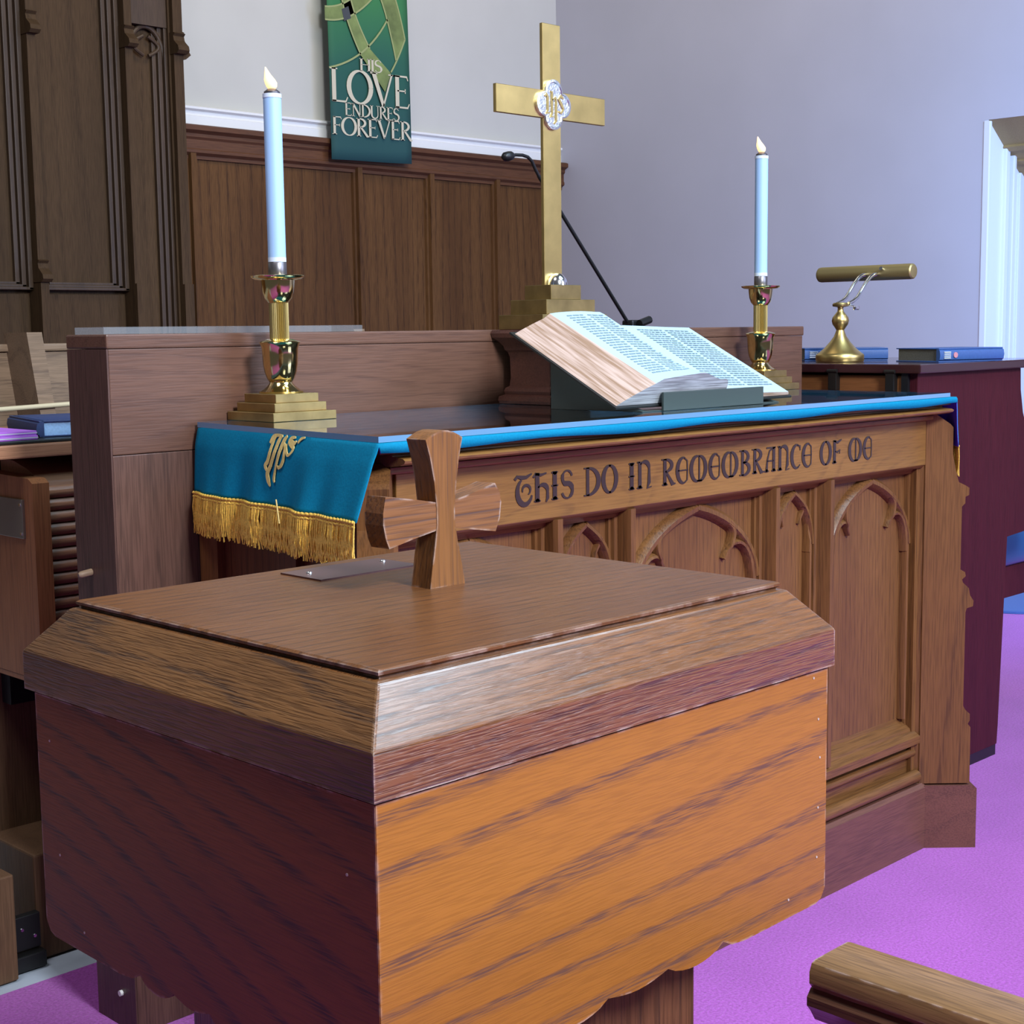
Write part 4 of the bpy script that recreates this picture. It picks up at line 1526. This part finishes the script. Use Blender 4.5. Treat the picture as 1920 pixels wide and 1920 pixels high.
for r_ in range(26):
    u = .03 + r_ * .0094
    for (xa, xb) in ((2.100, 2.150), (2.158, 2.208)):
        x = xa
        while x < xb - .004:
            l = random.uniform(.006, .018)
            xe = min(x + l, xb)
            t = u / LU
            n0 = left_top(t, x) + max(0, 1 - t * 3.2) ** 2 * (.006 + .022 * ((x - 2.085) / .203) ** 2) + .0009
            n1 = left_top(t, xe) + max(0, 1 - t * 3.2) ** 2 * (.006 + .022 * ((xe - 2.085) / .203) ** 2) + .0009
            v = [g.bm.verts.new(BP(*p)) for p in ((x, u, n0), (xe, u, n1), (xe, u + .0036, n1), (x, u + .0036, n0))]
            g.bm.faces.new(v)
            x = xe + .003
    for (xa, xb) in ((2.325, 2.405), (2.415, 2.500)):
        x = xa
        while x < xb - .004:
            xe = min(x + random.uniform(.006, .02), xb)
            f_ = lambda q: .0185 - (q - 2.30) * .0333 + .0012
            v = [g.bm.verts.new(BP(*p)) for p in ((x, u, f_(x)), (xe, u, f_(xe)), (xe, u + .0036, f_(xe)), (x, u + .0036, f_(x)))]
            g.bm.faces.new(v)
            x = xe + .003
part('printed_text', g, M['ink'], bi, label='grey columns of print', stuff=True)

# ------------------------------------------------------------------ microphone boom behind the table
mc = thing('microphone_stand', (2.95, 2.5, 0), 'black boom microphone stand rising behind the brass cross', 'microphone')
MY = 2.5
part('boom', G().tube([(2.965, MY, 1.13), (2.613, MY, 1.507)], .0048, 10), M['black'], mc, 60)
gn = [(2.613, MY, 1.507), (2.600, MY, 1.524), (2.590, MY, 1.540), (2.576, MY, 1.549), (2.558, MY, 1.552), (2.535, MY, 1.551), (2.522, MY, 1.548)]
part('gooseneck', G().tube(gn, .0040, 10), M['black'], mc, 60)
part('capsule', G().tube([(2.527, MY, 1.550), (2.520, MY, 1.548), (2.510, MY, 1.546), (2.499, MY, 1.544), (2.492, MY, 1.543)], [.006, .0105, .0115, .0105, .005], 14), M['black'], mc, 60)
part('clutch', G().box(2.935, 2.975, MY - .018, MY + .018, 1.105, 1.165, .006).tube([(2.95, MY - .03, 1.155), (2.99, MY - .03, 1.165)], .010, 10), M['black'], mc)
part('pole', G().tube([(2.955, MY, .03), (2.955, MY, 1.12)], .009, 12), M['black'], mc, 60)
part('base', G().lathe([(.13, 0), (.13, .012), (.03, .03), (.012, .034)], (2.955, MY, 0)), M['black'], mc, 40)

# ------------------------------------------------------------------ digital piano at the right
pn = thing('piano', (3.55, 2.5, 0), 'dark mahogany upright piano behind the right end of table', 'piano')
ep = [(3.190, .03), (3.640, .03), (3.644, .08), (3.668, .585), (3.95, .600), (3.97, .70), (3.95, .800), (3.80, .814), (3.765, .86), (3.738, .91), (3.722, .97), (3.718, 1.028), (3.190, 1.028)]
part('end_panel', G().prism(ep, 'Y', 1.812, 1.848), M['mahog'], pn)
part('end_panel', G().prism(ep, 'Y', 3.20, 3.236), M['mahog'], pn)
part('back_panel', G().box(3.186, 3.205, 1.85, 3.20, .12, 1.022, .002), M['ply'], pn, label='orange-brown rear panel')
part('back_edge', G().box(3.180, 3.192, 1.832, 1.850, .03, 1.028), M['black'], pn)
part('upper_front', G().box(3.56, 3.60, 1.848, 3.20, .82, 1.028), M['mahog'], pn)
part('keybed', G().box(3.30, 3.95, 1.848, 3.20, .60, .70, .004), M['mahog'], pn)
part('knee_panel', G().box(3.30, 3.33, 1.848, 3.20, .10, .60), M['mahog'], pn)
kb = part('keyboard', G().box(3.72, 3.93, 1.87, 3.18, .70, .735, .002), M['white'], pn)
g = G()
for k in range(36):
    if k % 7 in (0, 1, 3, 4, 5):
        y = 1.90 + k * .0355
        g.box(3.72, 3.84, y, y + .016, .735, .747, .002)
part('black_keys', g, M['black'], kb)
ld = part('lid', G().box(3.172, 3.90, 1.795, 3.25, 1.028, 1.0495, .003), M['lid_d'], pn, label='dark glossy lid')
for y in (1.875, 2.035):
    hg = part('hinge', G().box(3.168, 3.187, y - .012, y + .012, .985, 1.036, .002).tube([(3.170, y - .014, 1.032), (3.170, y + .014, 1.032)], .005, 10), M['hinge'], pn, label='dark metal hinge')
part('pedal_board', G().box(3.34, 3.64, 1.848, 3.20, .05, .10), M['mahog'], pn)
part('foot', G().box(3.19, 3.64, 1.815, 1.845, 0, .03), M['black'], pn)
part('foot', G().box(3.19, 3.64, 3.203, 3.233, 0, .03), M['black'], pn)

LPX, LPY, LPZ = 3.352, 2.130, 1.0500
lp = thing('piano_lamp', (LPX, LPY, LPZ), 'brass piano lamp with tubular shade standing on the piano', 'lamp')
part('base', G().lathe([(.060, 0), (.062, .003), (.062, .016), (.060, .020), (.054, .024), (.040, .036), (.026, .052), (.016, .066), (.012, .076), (.010, .082), (.013, .087), (.020, .097), (.022, .106), (.020, .115), (.013, .124), (.008, .130), (.007, .138), (.009, .142)], (LPX, LPY, LPZ)), M['brass'], lp, 40)
part('collar', G().lathe([(.010, .141), (.020, .143), (.021, .148), (.018, .152), (.006, .153)], (LPX, LPY, LPZ)), M['brass_old'], lp, 40)
SX, SZ = LPX + .165, LPZ + .232
for oy in (.012, -.022):
    y = LPY + oy
    pts = [(LPX + .004, y, LPZ + .150), (LPX + .025, y, LPZ + .156), (LPX + .045, y, LPZ + .166), (LPX + .062, y, LPZ + .182), (LPX + .085, y, LPZ + .204), (LPX + .105, y, LPZ + .219), (LPX + .125, y, LPZ + .226), (SX - .012, y, SZ - .004)]
    part('arm', G().tube(pts, .0048, 10), M['chrome'], lp, 60, label='curved chrome arm')
part('wing_nut', G().tube([(LPX + .012, LPY - .012, LPZ + .147), (LPX + .022, LPY - .030, LPZ + .141)], .003, 8).box(LPX + .014, LPX + .034, LPY - .036, LPY - .028, LPZ + .133, LPZ + .144, .003), M['chrome'], lp)
g = G()
S0, S1 = LPY + .175, LPY - .115
rs = []
for y, r in ((S0, .004), (S0 - .001, .016), (S0 - .004, .0195), (S0 - .01, .0205), (S1 + .01, .0205), (S1 + .003, .0200), (S1, .017), (S1 - .001, .004)):
    rs.append([(SX + r * math.cos(2 * PI * k / 28), y, SZ + r * math.sin(2 * PI * k / 28)) for k in range(28)])
g.rings(rs)
sh = part('shade', g, M['bronze'], lp, 40)
part('switch', G().tube([(SX - .016, LPY - .035, SZ + .006), (SX - .030, LPY - .035, SZ + .010)], .005, 10), M['chrome'], sh, 60)

bk = make_book('hymnal', 'blue hymnal lying behind the brass lamp on the piano', (.22, .155, .034), M['navy_l'], M['edge_dark'])
bk.location = (3.40, 2.27, 1.0497)
bk.rotation_euler = (0, 0, math.radians(-50))
bk['group'] = 'navy hymnals'
bk2 = make_book('hymnal', 'blue hymnal lying at the near end of the piano lid beside the doorway', (.215, .155, .0345), M['navy_l'], M['edge_dark'])
bk2.location = (3.375, 1.86, 1.0497)
bk2.rotation_euler = (0, 0, math.radians(-18))
bk2['group'] = 'navy hymnals'

# piano bench and mat
bc = thing('piano_bench', (4.05, 2.5, 0), 'blue cushioned piano bench beside the piano', 'bench')
part('cushion', G().box(3.86, 4.25, 1.98, 2.95, .44, .555, .03, 4), M['leather'], bc, 40, label='glossy blue cushion')
part('frame', G().box(3.88, 4.23, 2.00, 2.93, .345, .44, .004), M['mahog'], bc)
for x in (4.02, 4.18):
    for y in (2.55, 2.87):
        part('leg', G().box(x, x + .035, y, y + .035, 0, .345), M['mahog'], bc)
mt = thing('floor_mat', (5.81, 2.85, 0), 'blue mat on the carpet beyond the piano bench', 'mat')
g = G()
g.lathe([(.35, .001), (.35, .010), (.335, .012), (.01, .012)], (5.81, 2.85, 0), 48)
part('pad', g, M['mat_blue'], mt)

# ------------------------------------------------------------------ baptismal font in front
FX0, FX1, FY0, FY1 = .581, 1.097, .705, 1.150
ft = thing('baptismal_font', ((FX0 + FX1) / 2, (FY0 + FY1) / 2, 0), 'large oak baptismal font with sloping lid edges and small wooden cross', 'font')


def scallop(a, b_, z0, flat=.150):
    pts = [(a, .843), (a, z0 + .012), (a + .006, z0 + .003), (a + .014, z0)]
    pts += [(a + flat - .03, z0 - .001), (a + flat - .012, z0 + .001), (a + flat, z0 + .007)]
    L_ = (b_ - a) - 2 * flat
    lobes = 3
    for k in range(lobes):
        for q in range(1, 9):
            t = q / 8
            x = a + flat + L_ * (k + t) / lobes
            dz = -.009 * math.sin(PI * t) ** .7 if k != 1 else -.005 * math.sin(PI * t)
            pts.append((x, z0 + .007 + dz))
    pts += [(b_ - flat + .012, z0 + .001), (b_ - flat + .03, z0 - .001), (b_ - .014, z0), (b_ - .006, z0 + .003), (b_, z0 + .012), (b_, .843)]
    return pts


part('front_panel', G().prism(scallop(FX0 + .0005, FX1, .632), 'Y', FY0, FY0 + .02), M['font_x'], ft)
part('rear_panel', G().prism(scallop(FX0 + .0005, FX1, .632), 'Y', FY1 - .02, FY1), M['font_x'], ft)
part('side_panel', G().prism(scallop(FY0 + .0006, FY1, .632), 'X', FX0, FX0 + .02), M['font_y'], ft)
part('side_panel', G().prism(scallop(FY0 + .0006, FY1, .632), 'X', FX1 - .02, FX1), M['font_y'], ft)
part('box_floor', G().box(FX0 + .02, FX1 - .02, FY0 + .02, FY1 - .02, .66, .675), M['stem'], ft)
LX0, LX1, LY0, LY1 = .578, 1.103, .702, 1.162
TX0, TX1, TY0, TY1 = .6125, 1.070, .7365, 1.131
zl, zm, zt_ = .8450, .8780, .9125
g = G()


def quad_ring(x0, x1, y0, y1, z):
    return [(x0, y0, z), (x1, y0, z), (x1, y1, z), (x0, y1, z)]


g.rings([quad_ring(LX0, LX1, LY0, LY1, zl), quad_ring(LX0, LX1, LY0, LY1, zm), quad_ring(TX0 - .004, TX1 + .004, TY0 - .004, TY1 + .004, zt_), quad_ring(TX0 - .001, TX1 + .001, TY0 - .001, TY1 + .001, zt_ + .0008)])
bmesh.ops.bevel(g.bm, geom=[e for e in g.bm.edges if all(v.co.z > zl + .01 for v in e.verts) and all(v.co.z < zt_ + .0003 for v in e.verts)], offset=.0018, segments=2, affect='EDGES', profile=.6)
g.bm.normal_update()
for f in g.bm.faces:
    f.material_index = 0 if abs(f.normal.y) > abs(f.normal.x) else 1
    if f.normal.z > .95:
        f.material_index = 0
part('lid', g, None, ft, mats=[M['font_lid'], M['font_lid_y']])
g = G()
g.rings([quad_ring(TX0 + .003, TX1 - .003, TY0 + .003, TY1 - .003, zt_ - .002), quad_ring(TX0 + .003, TX1 - .003, TY0 + .003, TY1 - .003, zt_ + .002), quad_ring(TX0, TX1, TY0, TY1, zt_ + .004), quad_ring(TX0, TX1, TY0, TY1, zt_ + .006), quad_ring(TX0 + .0025, TX1 - .0025, TY0 + .0025, TY1 - .0025, .920)])
tb = part('top_board', g, M['font_top'], ft)
KY0, KY1 = .941, .966
up = [(.843, .9195), (.884, .9195), (.8815, .935), (.876, .960), (.8735, .975), (.8735, .990), (.876, 1.012), (.8795, 1.032), (.8838, 1.0490)] + [(.8838 - .0428 * t, 1.0490 + .0072 * math.sin(PI * t)) for t in (.12, .25, .4, .55, .7, .85)] + [(.8410, 1.0490), (.846, 1.032), (.8500, 1.012), (.8522, .990), (.8522, .975), (.850, .960), (.8455, .935)]
part('cross_upright', G().prism(up, 'Y', KY0, KY1), M['font_z'], ft)
bar = [(.863, .9700), (.8525, .9700), (.826, .9655), (.7985, .9598), (.7950, .968), (.7925, .980), (.7925, .990), (.7955, 1.0040), (.826, .9995), (.8525, .9945), (.8735, .9945), (.896, .9990), (.9235, 1.0055), (.9290, .997), (.9310, .988), (.9290, .974), (.9235, .9620), (.896, .9665), (.8735, .9700)]
part('crossbar', G().prism(bar, 'Y', KY0 + .0006, KY1 - .0006), M['font_cx'], ft)
pq = [(.805, 1.048), (.913, 1.042), (.930, 1.118), (.808, 1.106)]
g = G()
g.poly([(*p, .9199) for p in ((.806, 1.046), (.9225, 1.046), (.9225, 1.106), (.806, 1.106))], [(*p, .9215) for p in ((.806, 1.046), (.9225, 1.046), (.9225, 1.106), (.806, 1.106))])
pqo = part('plaque', g, M['plaque'], ft, label='plain dark brass plaque')
for x, y in ((.822, 1.084), (.912, 1.086)):
    part('screw', G().lathe([(.003, 0), (.0028, .001), (.001, .0016)], (x, y, .9215), 10), M['chrome'], pqo, 60)
part('stem', G().box(.684, .998, .774, 1.09, .08, .66, .003), M['stem'], ft)
part('base', G().box(.62, 1.06, .72, 1.14, 0, .08, .006), M['stem'], ft)
# filled nail holes
for x, z in ((1.075, .838), (1.083, .800), (1.086, .765), (1.084, .720), (1.083, .675), (1.040, .648)):
    part('nail_filling', G().tube([(x, FY0 + .001, z), (x, FY0 - .0005, z)], .0011, 8), M['filler'], ft)
for y, z in ((1.128, .805), (1.120, .708), (1.085, .650), (.735, .790), (.74, .665)):
    part('nail_filling', G().tube([(FX0 + .001, y, z), (FX0 - .0005, y, z)], .0011, 8), M['filler'], ft)

# ------------------------------------------------------------------ rail end at the lower right
RX0, RX1, RY1, RZ = 1.228, 1.308, .806, .500
rl = thing('prayer_rail', (1.27, .45, 0), 'worn oak rail with moulded cap on the purple carpet, front right', 'rail')
cp = [(RX0 + .004, RZ - .002), (RX0 + .010, RZ), (RX1 - .010, RZ), (RX1 - .004, RZ - .002), (RX1, RZ - .010), (RX1, RZ - .022), (RX1 - .006, RZ - .029), (RX0 + .006, RZ - .029), (RX0, RZ - .022), (RX0, RZ - .010)]
part('cap', G().prism(cp, 'Y', -.1, RY1), M['rail'], rl, 40)
bd = [(RX0 + .006, RZ - .029), (RX1 - .006, RZ - .029), (RX1 + .001, RZ - .037), (RX1 + .001, RZ - .046), (RX1 - .006, RZ - .054), (RX1 - .014, RZ - .066), (RX0 + .014, RZ - .066), (RX0 + .006, RZ - .054), (RX0 - .001, RZ - .046), (RX0 - .001, RZ - .037)]
part('bed_moulding', G().prism(bd, 'Y', -.1, RY1 + .002), M['rail_d'], rl, 40)
part('panel', G().box(RX0 + .018, RX1 - .018, -.1, RY1 - .012, .0, RZ - .064, .002), M['rail_d'], rl)
